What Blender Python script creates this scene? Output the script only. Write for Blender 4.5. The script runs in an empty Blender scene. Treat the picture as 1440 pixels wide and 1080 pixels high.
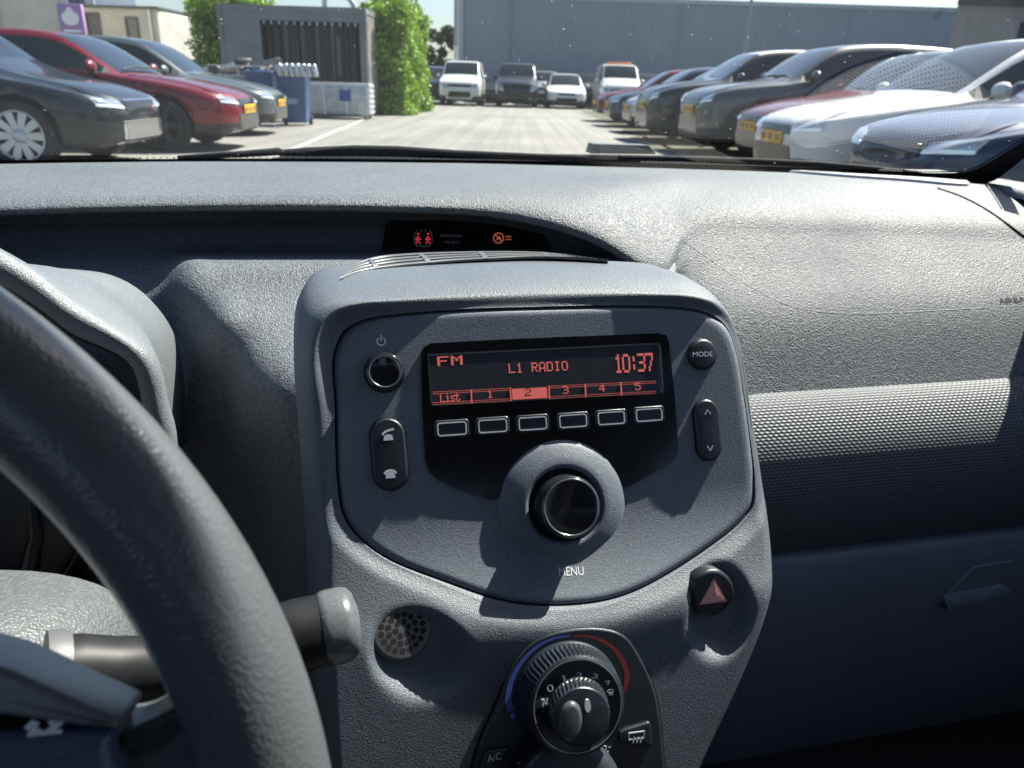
import bpy, bmesh, math, random
from mathutils import Vector, Matrix
from mathutils.bvhtree import BVHTree
random.seed(7)
PI = math.pi
R = math.radians
scene = bpy.context.scene
COL = scene.collection

# ------------------------------------------------------------------ camera
FPX = 1048.0                     # focal length in pixels of the 1440 px wide photograph
PITCH = math.atan(420 / FPX)     # looking down
ROLL = R(1.75)
CAMH = 0.90                      # phone held above the steering wheel
YAW = R(13)                      # own car points this far left of the camera
cd = bpy.data.cameras.new('camera')
cam = bpy.data.objects.new('camera', cd)
COL.objects.link(cam)
cam.matrix_world = Matrix.Translation((0, 0, CAMH)) @ Matrix.Rotation(PI / 2 - PITCH, 4, 'X') @ Matrix.Rotation(ROLL, 4, 'Z')
cd.sensor_width = 36
cd.lens = 36 * FPX / 1440
cd.clip_start = 0.02
cd.clip_end = 3000
cd.dof.use_dof = True
cd.dof.focus_distance = 0.46
cd.dof.aperture_fstop = 15
scene.camera = cam

# ------------------------------------------------------------------ sky, sun, exposure
SUN_EL, SUN_AZ = R(50), R(47)    # azimuth to the right of the camera heading
w = bpy.data.worlds.new('World')
scene.world = w
w.use_nodes = True
nt = w.node_tree
bg = nt.nodes['Background']
sky = nt.nodes.new('ShaderNodeTexSky')
sky.sky_type = 'NISHITA'
sky.sun_disc = False
sky.sun_elevation = SUN_EL
sky.sun_rotation = SUN_AZ
sky.air_density = 1.0
sky.dust_density = 1.6
sky.ozone_density = 2.0
nt.links.new(sky.outputs[0], bg.inputs[0])
bg.inputs[1].default_value = 0.06
sd = bpy.data.lights.new('sun', 'SUN')
sun = bpy.data.objects.new('sun', sd)
COL.objects.link(sun)
sd.energy = 5.0
sd.angle = R(0.53)
sd.color = (1.0, 0.915, 0.80)
SUNDIR = Vector((math.sin(SUN_AZ) * math.cos(SUN_EL), math.cos(SUN_AZ) * math.cos(SUN_EL), math.sin(SUN_EL)))
sun.rotation_euler = SUNDIR.to_track_quat('Z', 'Y').to_euler()
sun.location = SUNDIR * 30
scene.view_settings.view_transform = 'Standard'
scene.view_settings.look = 'None'
scene.view_settings.exposure = 1.6
scene.view_settings.gamma = 1
scene.render.engine = 'CYCLES'
scene.cycles.max_bounces = 10
scene.cycles.transparent_max_bounces = 16
scene.cycles.caustics_reflective = False
scene.cycles.caustics_refractive = False

# ------------------------------------------------------------------ mesh helpers
class MB:
    """Collects vertices and faces of one mesh; mat indexes per face."""
    def __init__(s):
        s.v, s.f, s.m, s.sm = [], [], [], []
    def add(s, vs, fs, m=0, smooth=False):
        o = len(s.v)
        s.v += [tuple(p) for p in vs]
        for f in fs:
            s.f.append([i + o for i in f]); s.m.append(m); s.sm.append(smooth)
    def box(s, x0, x1, y0, y1, z0, z1, m=0, M=None):
        vs = [Vector((x, y, z)) for z in (z0, z1) for y in (y0, y1) for x in (x0, x1)]
        if M: vs = [M @ p for p in vs]
        s.add(vs, [(0, 2, 3, 1), (4, 5, 7, 6), (0, 1, 5, 4), (2, 6, 7, 3), (0, 4, 6, 2), (1, 3, 7, 5)], m)
    def bbox(s, x0, x1, y0, y1, z0, z1, b=0.01, m=0, M=None, seg=2):
        """bevelled box"""
        bm = bmesh.new()
        bmesh.ops.create_cube(bm, size=1)
        for v in bm.verts:
            v.co = Vector(((x0 + x1) / 2 + v.co.x * (x1 - x0), (y0 + y1) / 2 + v.co.y * (y1 - y0), (z0 + z1) / 2 + v.co.z * (z1 - z0)))
        bmesh.ops.bevel(bm, geom=bm.edges[:], offset=b, segments=seg, profile=0.5, affect='EDGES')
        s.bm(bm, m, M, True)
    def bm(s, bm, m=0, M=None, smooth=False):
        bm.verts.index_update()
        vs = [(M @ v.co) if M else v.co.copy() for v in bm.verts]
        s.add(vs, [[v.index for v in f.verts] for f in bm.faces], m, smooth)
        bm.free()
    def grid(s, rows, m=0, smooth=True, close=False, flip=False):
        n = len(rows[0])
        vs = [p for r in rows for p in r]
        fs = []
        for i in range(len(rows) - 1):
            for j in range(n if close else n - 1):
                k = (j + 1) % n
                q = (i * n + j, i * n + k, (i + 1) * n + k, (i + 1) * n + j)
                fs.append(q[::-1] if flip else q)
        s.add(vs, fs, m, smooth)
    def lathe(s, prof, n=32, m=0, M=None, smooth=True, ribs=0, rib=0.0):
        """profile of (r, h) around +Z; a third value scales the rib depth"""
        rows = []
        for q in prof:
            r, h = q[0], q[1]
            k = q[2] if len(q) > 2 else 0
            row = []
            for i in range(n):
                a = 2 * PI * i / n
                rr = r - (rib * k if (ribs and (i % 2)) else 0)
                p = Vector((rr * math.cos(a), rr * math.sin(a), h))
                row.append(M @ p if M else p)
            rows.append(row)
        s.grid(rows, m, smooth, close=True)
    def tube(s, pts, r, n=10, m=0, cap=True):
        pts = [Vector(p) for p in pts]
        rs = r if isinstance(r, (list, tuple)) else [r] * len(pts)
        rows = []
        up = Vector((0, 0, 1))
        for i, p in enumerate(pts):
            t = (pts[min(i + 1, len(pts) - 1)] - pts[max(i - 1, 0)]).normalized()
            a = t.cross(up)
            if a.length < 1e-3: a = t.cross(Vector((1, 0, 0)))
            a.normalize(); b = t.cross(a)
            rows.append([p + rs[i] * (math.cos(2 * PI * k / n) * a + math.sin(2 * PI * k / n) * b) for k in range(n)])
        s.grid(rows, m, True, close=True)
        if cap:
            for rw in (rows[0][::-1], rows[-1]):
                s.add(rw, [list(range(n))], m)
    def prism(s, poly, h0, h1, m=0, M=None, smooth=False):
        n = len(poly)
        vs = [Vector((x, y, h0)) for x, y in poly] + [Vector((x, y, h1)) for x, y in poly]
        if M: vs = [M @ p for p in vs]
        s.add(vs, [[i, (i + 1) % n, n + (i + 1) % n, n + i] for i in range(n)], m, smooth)
        s.add([vs[n + i] for i in range(n)], [list(range(n))], m)
        s.add([vs[i] for i in range(n)][::-1], [list(range(n))], m)
    def build(s, name, mats, parent=None, M=None, loc=None, fix=True):
        me = bpy.data.meshes.new(name)
        me.from_pydata(s.v, [], s.f)
        if not isinstance(mats, (list, tuple)): mats = [mats]
        for mt in mats: me.materials.append(mt)
        me.polygons.foreach_set('material_index', s.m)
        me.polygons.foreach_set('use_smooth', s.sm)
        me.validate()
        if fix:
            bm = bmesh.new(); bm.from_mesh(me)
            bmesh.ops.recalc_face_normals(bm, faces=bm.faces[:])
            bm.to_mesh(me); bm.free()
        o = bpy.data.objects.new(name, me)
        COL.objects.link(o)
        if parent: o.parent = parent
        if M is not None: o.matrix_local = M
        if loc is not None: o.location = loc
        return o

def tag(o, label=None, cat=None, group=None, kind=None):
    for k, v in (('label', label), ('category', cat), ('group', group), ('kind', kind)):
        if v: o[k] = v
    return o

def empty(name, loc=(0, 0, 0), rz=0, label=None, cat=None, group=None):
    o = bpy.data.objects.new(name, None)
    COL.objects.link(o)
    o.location = loc; o.rotation_euler = (0, 0, rz)
    o.empty_display_size = 0.1
    return tag(o, label, cat, group)

def lerp(a, b, t): return a + (b - a) * t
def sstep(a, b, x):
    t = max(0, min(1, (x - a) / (b - a))); return t * t * (3 - 2 * t)

def crom(P, sub, close=False):
    """Catmull-Rom through the points (tuples), sub steps per span"""
    P = [Vector(p) for p in P]
    n = len(P); out = []
    for i in range(n if close else n - 1):
        if close: a, b, c, d = P[(i - 1) % n], P[i], P[(i + 1) % n], P[(i + 2) % n]
        else:
            b, c = P[i], P[i + 1]
            a = P[i - 1] if i > 0 else 2 * b - c
            d = P[i + 2] if i + 2 < n else 2 * c - b
        # centripetal spacing keeps the curve from overshooting
        ta = max((b - a).length, 1e-9) ** .5; tb = max((c - b).length, 1e-9) ** .5; tc = max((d - c).length, 1e-9) ** .5
        m1 = tb * ((b - a) / ta - (c - a) / (ta + tb) + (c - b) / tb)
        m2 = tb * ((c - b) / tb - (d - b) / (tb + tc) + (d - c) / tc)
        for k in range(sub):
            t = k / sub
            out.append((2 * t**3 - 3 * t**2 + 1) * b + (t**3 - 2 * t**2 + t) * m1 + (3 * t**2 - 2 * t**3) * c + (t**3 - t**2) * m2)
    if not close: out.append(P[-1].copy())
    return out

def loft(rows, su=6, sv=6):
    """control rows -> dense rows"""
    R1 = [crom(r, su) for r in rows]
    cols = [crom([R1[i][j] for i in range(len(R1))], sv) for j in range(len(R1[0]))]
    return [[cols[j][i] for j in range(len(cols))] for i in range(len(cols[0]))]

def resample(P, n, close=True):
    P = [Vector(p) for p in P]
    L = [0]; m = len(P)
    for i in range(m if close else m - 1):
        L.append(L[-1] + (P[(i + 1) % m] - P[i]).length)
    out = []; j = 0
    for k in range(n):
        d = L[-1] * k / (n if close else n - 1)
        while j < len(L) - 2 and L[j + 1] < d: j += 1
        t = (d - L[j]) / max(L[j + 1] - L[j], 1e-9)
        out.append(P[j % m].lerp(P[(j + 1) % m], t))
    return out

_fontcache = {}
def text_mesh(txt, size=1.0, sx=1.0):
    """flat lettering as (verts, faces), left-aligned at 0, height along +y"""
    c = bpy.data.curves.new('lettering', 'FONT')
    c.body = txt; c.size = size; c.resolution_u = 3
    o = bpy.data.objects.new('lettering', c)
    COL.objects.link(o)
    dg = bpy.context.evaluated_depsgraph_get()
    me = bpy.data.meshes.new_from_object(o.evaluated_get(dg))
    vs = [(v.co.x * sx, v.co.y, 0) for v in me.vertices]
    fs = [list(p.vertices) for p in me.polygons]
    bpy.data.objects.remove(o); bpy.data.curves.remove(c); bpy.data.meshes.remove(me)
    return vs, fs

# ------------------------------------------------------------------ materials
def nodes(name):
    m = bpy.data.materials.new(name); m.use_nodes = True
    n = m.node_tree
    return m, n, n.nodes['Principled BSDF']

def mat(name, col, rough=0.5, metal=0, spec=0.5, coat=0, coatr=0.05, var=0, vscale=3, bump=0, bscale=60, emit=None, estr=0):
    m, n, b = nodes(name)
    b.inputs['Base Color'].default_value = (*col, 1)
    b.inputs['Roughness'].default_value = rough
    b.inputs['Metallic'].default_value = metal
    b.inputs['Specular IOR Level'].default_value = spec
    b.inputs['Coat Weight'].default_value = coat
    b.inputs['Coat Roughness'].default_value = coatr
    tc = n.nodes.new('ShaderNodeTexCoord')
    if var:
        t = n.nodes.new('ShaderNodeTexNoise'); t.inputs['Scale'].default_value = vscale; t.inputs['Detail'].default_value = 6
        n.links.new(tc.outputs['Object'], t.inputs['Vector'])
        r = n.nodes.new('ShaderNodeValToRGB')
        r.color_ramp.elements[0].position = .3; r.color_ramp.elements[1].position = .7
        r.color_ramp.elements[0].color = tuple(max(0, c * (1 - var)) for c in col) + (1,)
        r.color_ramp.elements[1].color = tuple(min(1, c * (1 + var)) for c in col) + (1,)
        n.links.new(t.outputs['Fac'], r.inputs['Fac']); n.links.new(r.outputs['Color'], b.inputs['Base Color'])
    if bump:
        t2 = n.nodes.new('ShaderNodeTexNoise'); t2.inputs['Scale'].default_value = bscale; t2.inputs['Detail'].default_value = 4
        n.links.new(tc.outputs['Object'], t2.inputs['Vector'])
        bp = n.nodes.new('ShaderNodeBump'); bp.inputs['Strength'].default_value = bump; bp.inputs['Distance'].default_value = 0.01
        n.links.new(t2.outputs['Fac'], bp.inputs['Height']); n.links.new(bp.outputs['Normal'], b.inputs['Normal'])
    if emit:
        b.inputs['Emission Color'].default_value = (*emit, 1); b.inputs['Emission Strength'].default_value = estr
    return m

def grain(name, col, rough=0.42, scale=900, strength=0.5, dist=0.0006, spec=0.5, dust=0.0, glint=.13, rvar=0.08):
    """moulded grained plastic: pebble bump, uneven sheen, sparkle painted into the colour, a few dust specks"""
    m, n, b = nodes(name)
    L = n.links.new
    tc = n.nodes.new('ShaderNodeTexCoord')
    vor = n.nodes.new('ShaderNodeTexVoronoi'); vor.inputs['Scale'].default_value = scale
    L(tc.outputs['Object'], vor.inputs['Vector'])
    no = n.nodes.new('ShaderNodeTexNoise'); no.inputs['Scale'].default_value = scale * .45; no.inputs['Detail'].default_value = 3
    L(tc.outputs['Object'], no.inputs['Vector'])
    add = n.nodes.new('ShaderNodeMath'); add.operation = 'ADD'
    L(vor.outputs['Distance'], add.inputs[0]); L(no.outputs['Fac'], add.inputs[1])
    bp = n.nodes.new('ShaderNodeBump'); bp.inputs['Strength'].default_value = strength; bp.inputs['Distance'].default_value = dist
    L(add.outputs[0], bp.inputs['Height']); L(bp.outputs['Normal'], b.inputs['Normal'])
    big = n.nodes.new('ShaderNodeTexNoise'); big.inputs['Scale'].default_value = 9; big.inputs['Detail'].default_value = 5
    L(tc.outputs['Object'], big.inputs['Vector'])
    mr = n.nodes.new('ShaderNodeMapRange'); mr.inputs[1].default_value = .3; mr.inputs[2].default_value = .7
    mr.inputs[3].default_value = rough - rvar; mr.inputs[4].default_value = rough + rvar
    L(big.outputs['Fac'], mr.inputs[0]); L(mr.outputs[0], b.inputs['Roughness'])
    b.inputs['Specular IOR Level'].default_value = spec
    mix = n.nodes.new('ShaderNodeMix'); mix.data_type = 'RGBA'
    mix.inputs[6].default_value = (*[c * .88 for c in col], 1); mix.inputs[7].default_value = (*[c * 1.14 for c in col], 1)
    L(big.outputs['Fac'], mix.inputs[0])
    last = mix.outputs[2]
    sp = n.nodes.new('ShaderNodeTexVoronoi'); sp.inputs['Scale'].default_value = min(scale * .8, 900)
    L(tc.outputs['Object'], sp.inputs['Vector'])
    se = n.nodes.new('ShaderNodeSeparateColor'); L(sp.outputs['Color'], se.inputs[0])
    sm = n.nodes.new('ShaderNodeMapRange'); sm.inputs[3].default_value = 1 - glint; sm.inputs[4].default_value = 1 + glint  # lighter and darker cells paint the grain's sun sparkle into the colour
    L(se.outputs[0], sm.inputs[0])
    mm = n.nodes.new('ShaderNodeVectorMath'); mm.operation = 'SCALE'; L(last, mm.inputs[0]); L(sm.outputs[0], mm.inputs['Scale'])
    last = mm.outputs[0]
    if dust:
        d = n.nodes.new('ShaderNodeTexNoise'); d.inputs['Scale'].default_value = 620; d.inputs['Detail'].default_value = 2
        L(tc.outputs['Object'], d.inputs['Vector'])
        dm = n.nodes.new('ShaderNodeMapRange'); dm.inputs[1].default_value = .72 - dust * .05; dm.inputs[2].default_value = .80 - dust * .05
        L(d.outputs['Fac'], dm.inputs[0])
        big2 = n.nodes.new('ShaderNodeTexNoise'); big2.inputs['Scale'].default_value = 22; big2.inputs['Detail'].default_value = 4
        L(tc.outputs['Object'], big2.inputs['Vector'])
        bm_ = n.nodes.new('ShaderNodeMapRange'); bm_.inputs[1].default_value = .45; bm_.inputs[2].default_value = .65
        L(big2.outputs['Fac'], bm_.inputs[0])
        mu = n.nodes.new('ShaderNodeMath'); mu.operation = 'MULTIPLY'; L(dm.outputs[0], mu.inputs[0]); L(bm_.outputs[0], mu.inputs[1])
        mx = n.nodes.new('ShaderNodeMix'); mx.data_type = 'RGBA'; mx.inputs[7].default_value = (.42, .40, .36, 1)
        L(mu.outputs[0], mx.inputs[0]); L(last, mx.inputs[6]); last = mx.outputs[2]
    L(last, b.inputs['Base Color'])
    return m

def glass(name, tint=(.9, .95, .95), ior=1.5, rough=0.0, boost=1.0, specks=0.0, film=0.0):
    """thin single-sheet glass: see-through with Fresnel reflection, optional dust specks"""
    m = bpy.data.materials.new(name); m.use_nodes = True
    n = m.node_tree; n.nodes.clear(); L = n.links.new
    out = n.nodes.new('ShaderNodeOutputMaterial')
    tr = n.nodes.new('ShaderNodeBsdfTransparent'); tr.inputs[0].default_value = (*tint, 1)
    gl = n.nodes.new('ShaderNodeBsdfGlossy'); gl.inputs['Roughness'].default_value = rough; gl.inputs[0].default_value = (1, 1, 1, 1)
    lw = n.nodes.new('ShaderNodeLayerWeight'); lw.inputs[0].default_value = .5
    pw = n.nodes.new('ShaderNodeMath'); pw.operation = 'POWER'; pw.inputs[1].default_value = 5
    L(lw.outputs['Facing'], pw.inputs[0])
    mu = n.nodes.new('ShaderNodeMath'); mu.operation = 'MULTIPLY_ADD'; mu.inputs[1].default_value = .92; mu.inputs[2].default_value = .08 * boost; mu.use_clamp = True
    L(pw.outputs[0], mu.inputs[0])
    mx = n.nodes.new('ShaderNodeMixShader'); L(mu.outputs[0], mx.inputs[0]); L(tr.outputs[0], mx.inputs[1]); L(gl.outputs[0], mx.inputs[2])
    last = mx.outputs[0]
    if specks or film:
        tc = n.nodes.new('ShaderNodeTexCoord')
        vo = n.nodes.new('ShaderNodeTexVoronoi'); vo.inputs['Scale'].default_value = 135
        L(tc.outputs['Object'], vo.inputs['Vector'])
        sp = n.nodes.new('ShaderNodeMapRange'); sp.inputs[1].default_value = .12; sp.inputs[2].default_value = .02; sp.inputs[4].default_value = .55; sp.clamp = True
        L(vo.outputs['Distance'], sp.inputs[0])
        sel = n.nodes.new('ShaderNodeSeparateColor'); L(vo.outputs['Color'], sel.inputs[0])
        rad = n.nodes.new('ShaderNodeMapRange'); rad.inputs[3].default_value = .05; rad.inputs[4].default_value = .17; L(sel.outputs[1], rad.inputs[0]); L(rad.outputs[0], sp.inputs[1])
        den = n.nodes.new('ShaderNodeMapRange'); den.inputs[3].default_value = .12; den.inputs[4].default_value = .55; L(sel.outputs[2], den.inputs[0]); L(den.outputs[0], sp.inputs[4])
        gt = n.nodes.new('ShaderNodeMath'); gt.operation = 'GREATER_THAN'; gt.inputs[1].default_value = 1 - specks
        L(sel.outputs[0], gt.inputs[0])
        a = n.nodes.new('ShaderNodeMath'); a.operation = 'MULTIPLY'; L(sp.outputs[0], a.inputs[0]); L(gt.outputs[0], a.inputs[1])
        no = n.nodes.new('ShaderNodeTexNoise'); no.inputs['Scale'].default_value = 6; no.inputs['Detail'].default_value = 6
        L(tc.outputs['Object'], no.inputs['Vector'])
        fm = n.nodes.new('ShaderNodeMapRange'); fm.inputs[1].default_value = .35; fm.inputs[2].default_value = .75; fm.inputs[3].default_value = film * .4; fm.inputs[4].default_value = film
        L(no.outputs['Fac'], fm.inputs[0])
        a2 = n.nodes.new('ShaderNodeMath'); a2.operation = 'MAXIMUM'; L(a.outputs[0], a2.inputs[0]); L(fm.outputs[0], a2.inputs[1])
        di = n.nodes.new('ShaderNodeBsdfDiffuse'); di.inputs[0].default_value = (.75, .78, .8, 1)
        tl = n.nodes.new('ShaderNodeBsdfTranslucent'); tl.inputs[0].default_value = (.75, .78, .8, 1)
        m2 = n.nodes.new('ShaderNodeMixShader'); m2.inputs[0].default_value = .6; L(di.outputs[0], m2.inputs[1]); L(tl.outputs[0], m2.inputs[2])
        m3 = n.nodes.new('ShaderNodeMixShader'); L(a2.outputs[0], m3.inputs[0]); L(last, m3.inputs[1]); L(m2.outputs[0], m3.inputs[2])
        last = m3.outputs[0]
    L(last, out.inputs[0])
    return m
# ================================================================== SETTING
def ray(u, v):
    """direction in world space of a pixel of the 1440 x 1080 photograph"""
    dx, dy = u - 720, 540 - v
    c, s = math.cos(ROLL), math.sin(ROLL)
    X, Y = dx * c - dy * s, dx * s + dy * c
    cp, sp = math.cos(PITCH), math.sin(PITCH)
    return Vector((X / FPX, cp + Y / FPX * sp, -sp + Y / FPX * cp))
def gpos(u, v=None, y=None, z=0.0):
    """a world point on the line of sight, at ground height z or at distance y"""
    d = ray(u, v if v is not None else 120)
    t = (z - CAMH) / d.z if y is None else y / d.y
    return Vector((d.x * t, d.y * t, CAMH + d.z * t))
def xat(u, y):
    """lateral position at distance y of image column u near the horizon"""
    return gpos(u, 118 + .0306 * (u - 720), y).x

# ground: worn pale asphalt and concrete pavers
m, n, b = nodes('lot_asphalt')
L = n.links.new
tc = n.nodes.new('ShaderNodeTexCoord')
n1 = n.nodes.new('ShaderNodeTexNoise'); n1.inputs['Scale'].default_value = .35; n1.inputs['Detail'].default_value = 8
n2 = n.nodes.new('ShaderNodeTexNoise'); n2.inputs['Scale'].default_value = 25; n2.inputs['Detail'].default_value = 6
mp = n.nodes.new('ShaderNodeMapping'); mp.inputs['Scale'].default_value = (2.2, .05, 1)
n3 = n.nodes.new('ShaderNodeTexNoise'); n3.inputs['Scale'].default_value = 1.6; n3.inputs['Detail'].default_value = 5
L(tc.outputs['Object'], n1.inputs['Vector']); L(tc.outputs['Object'], n2.inputs['Vector']); L(tc.outputs['Object'], mp.inputs[0]); L(mp.outputs[0], n3.inputs['Vector'])
br = n.nodes.new('ShaderNodeTexBrick'); br.inputs['Scale'].default_value = 1; br.inputs['Brick Width'].default_value = .42; br.inputs['Row Height'].default_value = .21
br.inputs['Mortar Size'].default_value = .012; br.inputs['Color1'].default_value = (.9, .9, .9, 1); br.inputs['Color2'].default_value = (1, 1, 1, 1); br.inputs['Mortar'].default_value = (.55, .55, .52, 1)
L(tc.outputs['Object'], br.inputs['Vector'])
def ramp(fac, a, c, p0=.3, p1=.7):
    r = n.nodes.new('ShaderNodeValToRGB'); L(fac, r.inputs[0])
    r.color_ramp.elements[0].position = p0; r.color_ramp.elements[1].position = p1
    r.color_ramp.elements[0].color = (*a, 1); r.color_ramp.elements[1].color = (*c, 1); return r.outputs[0]
def mul(a, c):
    x = n.nodes.new('ShaderNodeMix'); x.data_type = 'RGBA'; x.blend_type = 'MULTIPLY'; x.inputs[0].default_value = 1
    L(a, x.inputs[6]); L(c, x.inputs[7]); return x.outputs[2]
c = ramp(n1.outputs['Fac'], (.185, .182, .170), (.26, .255, .24))
c = mul(c, ramp(n2.outputs['Fac'], (.8, .8, .8), (1.1, 1.1, 1.1)))
c = mul(c, ramp(n3.outputs['Fac'], (.84, .845, .85), (1.05, 1.05, 1.04), .38, .6))
c = mul(c, br.outputs['Color'])
L(c, b.inputs['Base Color']); b.inputs['Roughness'].default_value = .85
M_GROUND = m
g = MB(); N = 24
g.grid([[(lerp(-400, 400, j / N), lerp(-60, 700, i / N), 0) for j in range(N + 1)] for i in range(N + 1)], smooth=False)
tag(g.build('ground', M_GROUND), kind='structure')

M_LINE = mat('road_paint', (.42, .42, .39), .8, var=.25, vscale=6)
def stripe(p, q, wd=.12, z=.004, name='parking_line'):
    p, q = Vector(p), Vector(q); d = (q - p).normalized(); s = Vector((-d.y, d.x)) * wd / 2
    g = MB(); g.add([(*(p + s), z), (*(q + s), z), (*(q - s), z), (*(p - s), z)], [(0, 3, 2, 1)])
    tag(g.build(name, M_LINE), kind='structure')
a = gpos(392, 218); c_ = gpos(536, 158)
stripe(a.xy, c_.xy, .09)
a = gpos(905, 192); c_ = gpos(955, 215)
stripe(a.xy, c_.xy, .10)
# darker strip on the ground under the front of the right-hand row
M_STRIP = mat('strip_olive', (.07, .07, .045), .95, var=.5, vscale=4)
g = MB(); rows = []
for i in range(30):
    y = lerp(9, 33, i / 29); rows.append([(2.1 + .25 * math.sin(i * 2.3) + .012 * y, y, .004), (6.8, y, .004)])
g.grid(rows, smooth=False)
tag(g.build('ground_strip', M_STRIP), kind='structure')

# ------------------------------------------------------------------ buildings
M_CREAM = mat('cream_render', (.60, .56, .46), .9, var=.10, vscale=1.5, bump=.3, bscale=30)
M_GREYR = mat('grey_render', (.32, .32, .31), .9, var=.12, vscale=1.2, bump=.3, bscale=30)
M_SUNSIDE = mat('sunlit_side_render', (.62, .60, .55), .9, var=.1, vscale=2)  # sunlit side of the grey annex, its brightness put into the colour
M_DGLASS = mat('window_glass_dark', (.03, .045, .06), .08, spec=.8)
M_FRAME = mat('window_frame_grey', (.45, .47, .48), .5)
M_DARKMETAL = mat('dark_metal', (.035, .04, .05), .5, var=.2)

Y = 31.0
x0, x1 = xat(-160, Y), xat(113, Y)
rt = empty('office_building', ((x0 + x1) / 2, Y + 4, 0), 0, 'cream rendered office building with purple tulip sign', 'building')
FP = [(x0 - rt.location.x, -4), (x1 - rt.location.x, -4), (x1 - rt.location.x - 6.5, 6), (x0 - rt.location.x, 6)]
g = MB(); g.prism(FP, 0, 8.5); g.build('wall', M_CREAM, rt)
g = MB(); g.prism([(x * 1.01, y * 1.02) for x, y in FP], 8.5, 8.8); g.build('roof', M_GREYR, rt)
wx0, wx1 = xat(-60, Y) - rt.location.x, xat(15, Y) - rt.location.x
wz0, wz1 = gpos(8, 44, Y).z, 5.6
g = MB(); g.box(wx0, wx1, -4.04, -3.9, wz0, wz1)
wn = g.build('window', M_DGLASS, rt)
g = MB()
for k in range(4):
    xx = lerp(wx0, wx1, k / 3); g.box(xx - .05, xx + .05, -4.10, -3.99, wz0 - .05, wz1)
for zz in (wz0, lerp(wz0, wz1, .36), lerp(wz0, wz1, .72)): g.box(wx0, wx1, -4.09, -4.0, zz - .04, zz + .04)
g.build('frame', M_FRAME, wn)
# sign: purple panel with a white tulip shape and a white line of text below
M_PURPLE = mat('sign_purple', (.34, .20, .42), .5)
M_SIGNW = mat('sign_white', (.78, .76, .80), .5)
p0, p1 = gpos(86, 48, Y - .2), gpos(113, 6, Y - .2)
sg = empty('wall_sign', ((p0.x + p1.x) / 2, Y - .08, p0.z), 0, 'purple wall sign with white tulip emblem on cream building', 'sign')
W_, H_ = p1.x - p0.x, p1.z - p0.z
g = MB(); g.bbox(-W_ / 2, W_ / 2, -.12, .06, 0, H_, .02, 0)
g.build('sign_panel', M_PURPLE, sg)
g = MB()
half = [(0, .30), (.10, .31), (.20, .36), (.27, .45), (.29, .56), (.27, .66), (.20, .72), (.16, .70), (.13, .78), (.07, .86), (0, .92)]
tul = [(x * W_ / .82, z * H_) for x, z in half] + [(-x * W_ / .82, z * H_) for x, z in half[-2:0:-1]]
g.prism(tul, 0, .012, 0, Matrix.Translation((0, -.122, 0)) @ Matrix.Rotation(PI / 2, 4, 'X'))
g.box(-W_ * .36, W_ * .36, -.134, -.122, H_ * .08, H_ * .16)
g.build('emblem', M_SIGNW, sg)

Y = 40.0
x0, x1, x2 = xat(108, Y), xat(232, Y), xat(262, Y)
zt = gpos(180, 12, Y).z
rt = empty('annex_building', (x1, Y, 0), 0, 'low grey flat-roofed building with two narrow windows', 'building')
g = MB(); g.box(x0 - x1, 0, 0, 6, 0, zt); g.build('wall', M_GREYR, rt)
g = MB(); g.add([(0.003, -.003, 0), (x2 - x1, 2.2, 0), (x2 - x1, 2.2, zt - .35), (0.003, -.003, zt - .05), (x2 - x1, 6.5, 0), (0.003, 6.5, 0), (x2 - x1, 6.5, zt - .35), (0.003, 6.5, zt - .05)],
               [(0, 1, 2, 3), (1, 4, 6, 2), (4, 5, 7, 6), (3, 2, 6, 7), (0, 3, 7, 5)]); g.build('side_wall', M_SUNSIDE, rt)
g = MB(); g.box(x0 - x1 - .1, .12, -.12, 6.1, zt, zt + .12); g.build('roof', M_DARKMETAL, rt)
for (ua, ub, va, vb, mm) in ((134, 151, 19, 46, M_DARKMETAL), (188, 203, 25, 52, M_DGLASS)):
    xa, xb = xat(ua, Y) - x1, xat(ub, Y) - x1
    z1, z0 = gpos(ua, va, Y).z, gpos(ua, vb, Y).z - .4
    g = MB(); g.box(xa, xb, -.02, .1, z0, z1); wn = g.build('window', mm, rt)
    g = MB()
    for q in (xa, xb): g.box(q - .05, q + .05, -.07, .02, z0, z1 + .05)
    g.box(xa, xb, -.068, .02, z1 - .05, z1 + .048); g.box(xa, xb, -.09, .02, z0 - .08, z0)
    g.build('frame', M_DARKMETAL, wn)
g = MB(); g.box(-.42, -.30, -.1, 0, .2, zt - .02); g.build('downpipe', M_FRAME, rt)
# taller block behind
Y = 55
x0, x1 = xat(100, Y), xat(147, Y)
rt = empty('rooftop_block', ((x0 + x1) / 2, Y, 0), 0, 'dark blue block standing behind the low grey building', 'building')
g = MB(); g.bbox(x0 - rt.location.x, x1 - rt.location.x, 0, 6, 0, 8.5, .05); g.build('wall', mat('block_blue', (.08, .11, .15), .6, var=.2), rt)
g = MB(); g.box(x1 - rt.location.x - .5, x1 - rt.location.x + .08, -.08, 0, 3, 8.4); g.build('trim', M_FRAME, rt)

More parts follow.
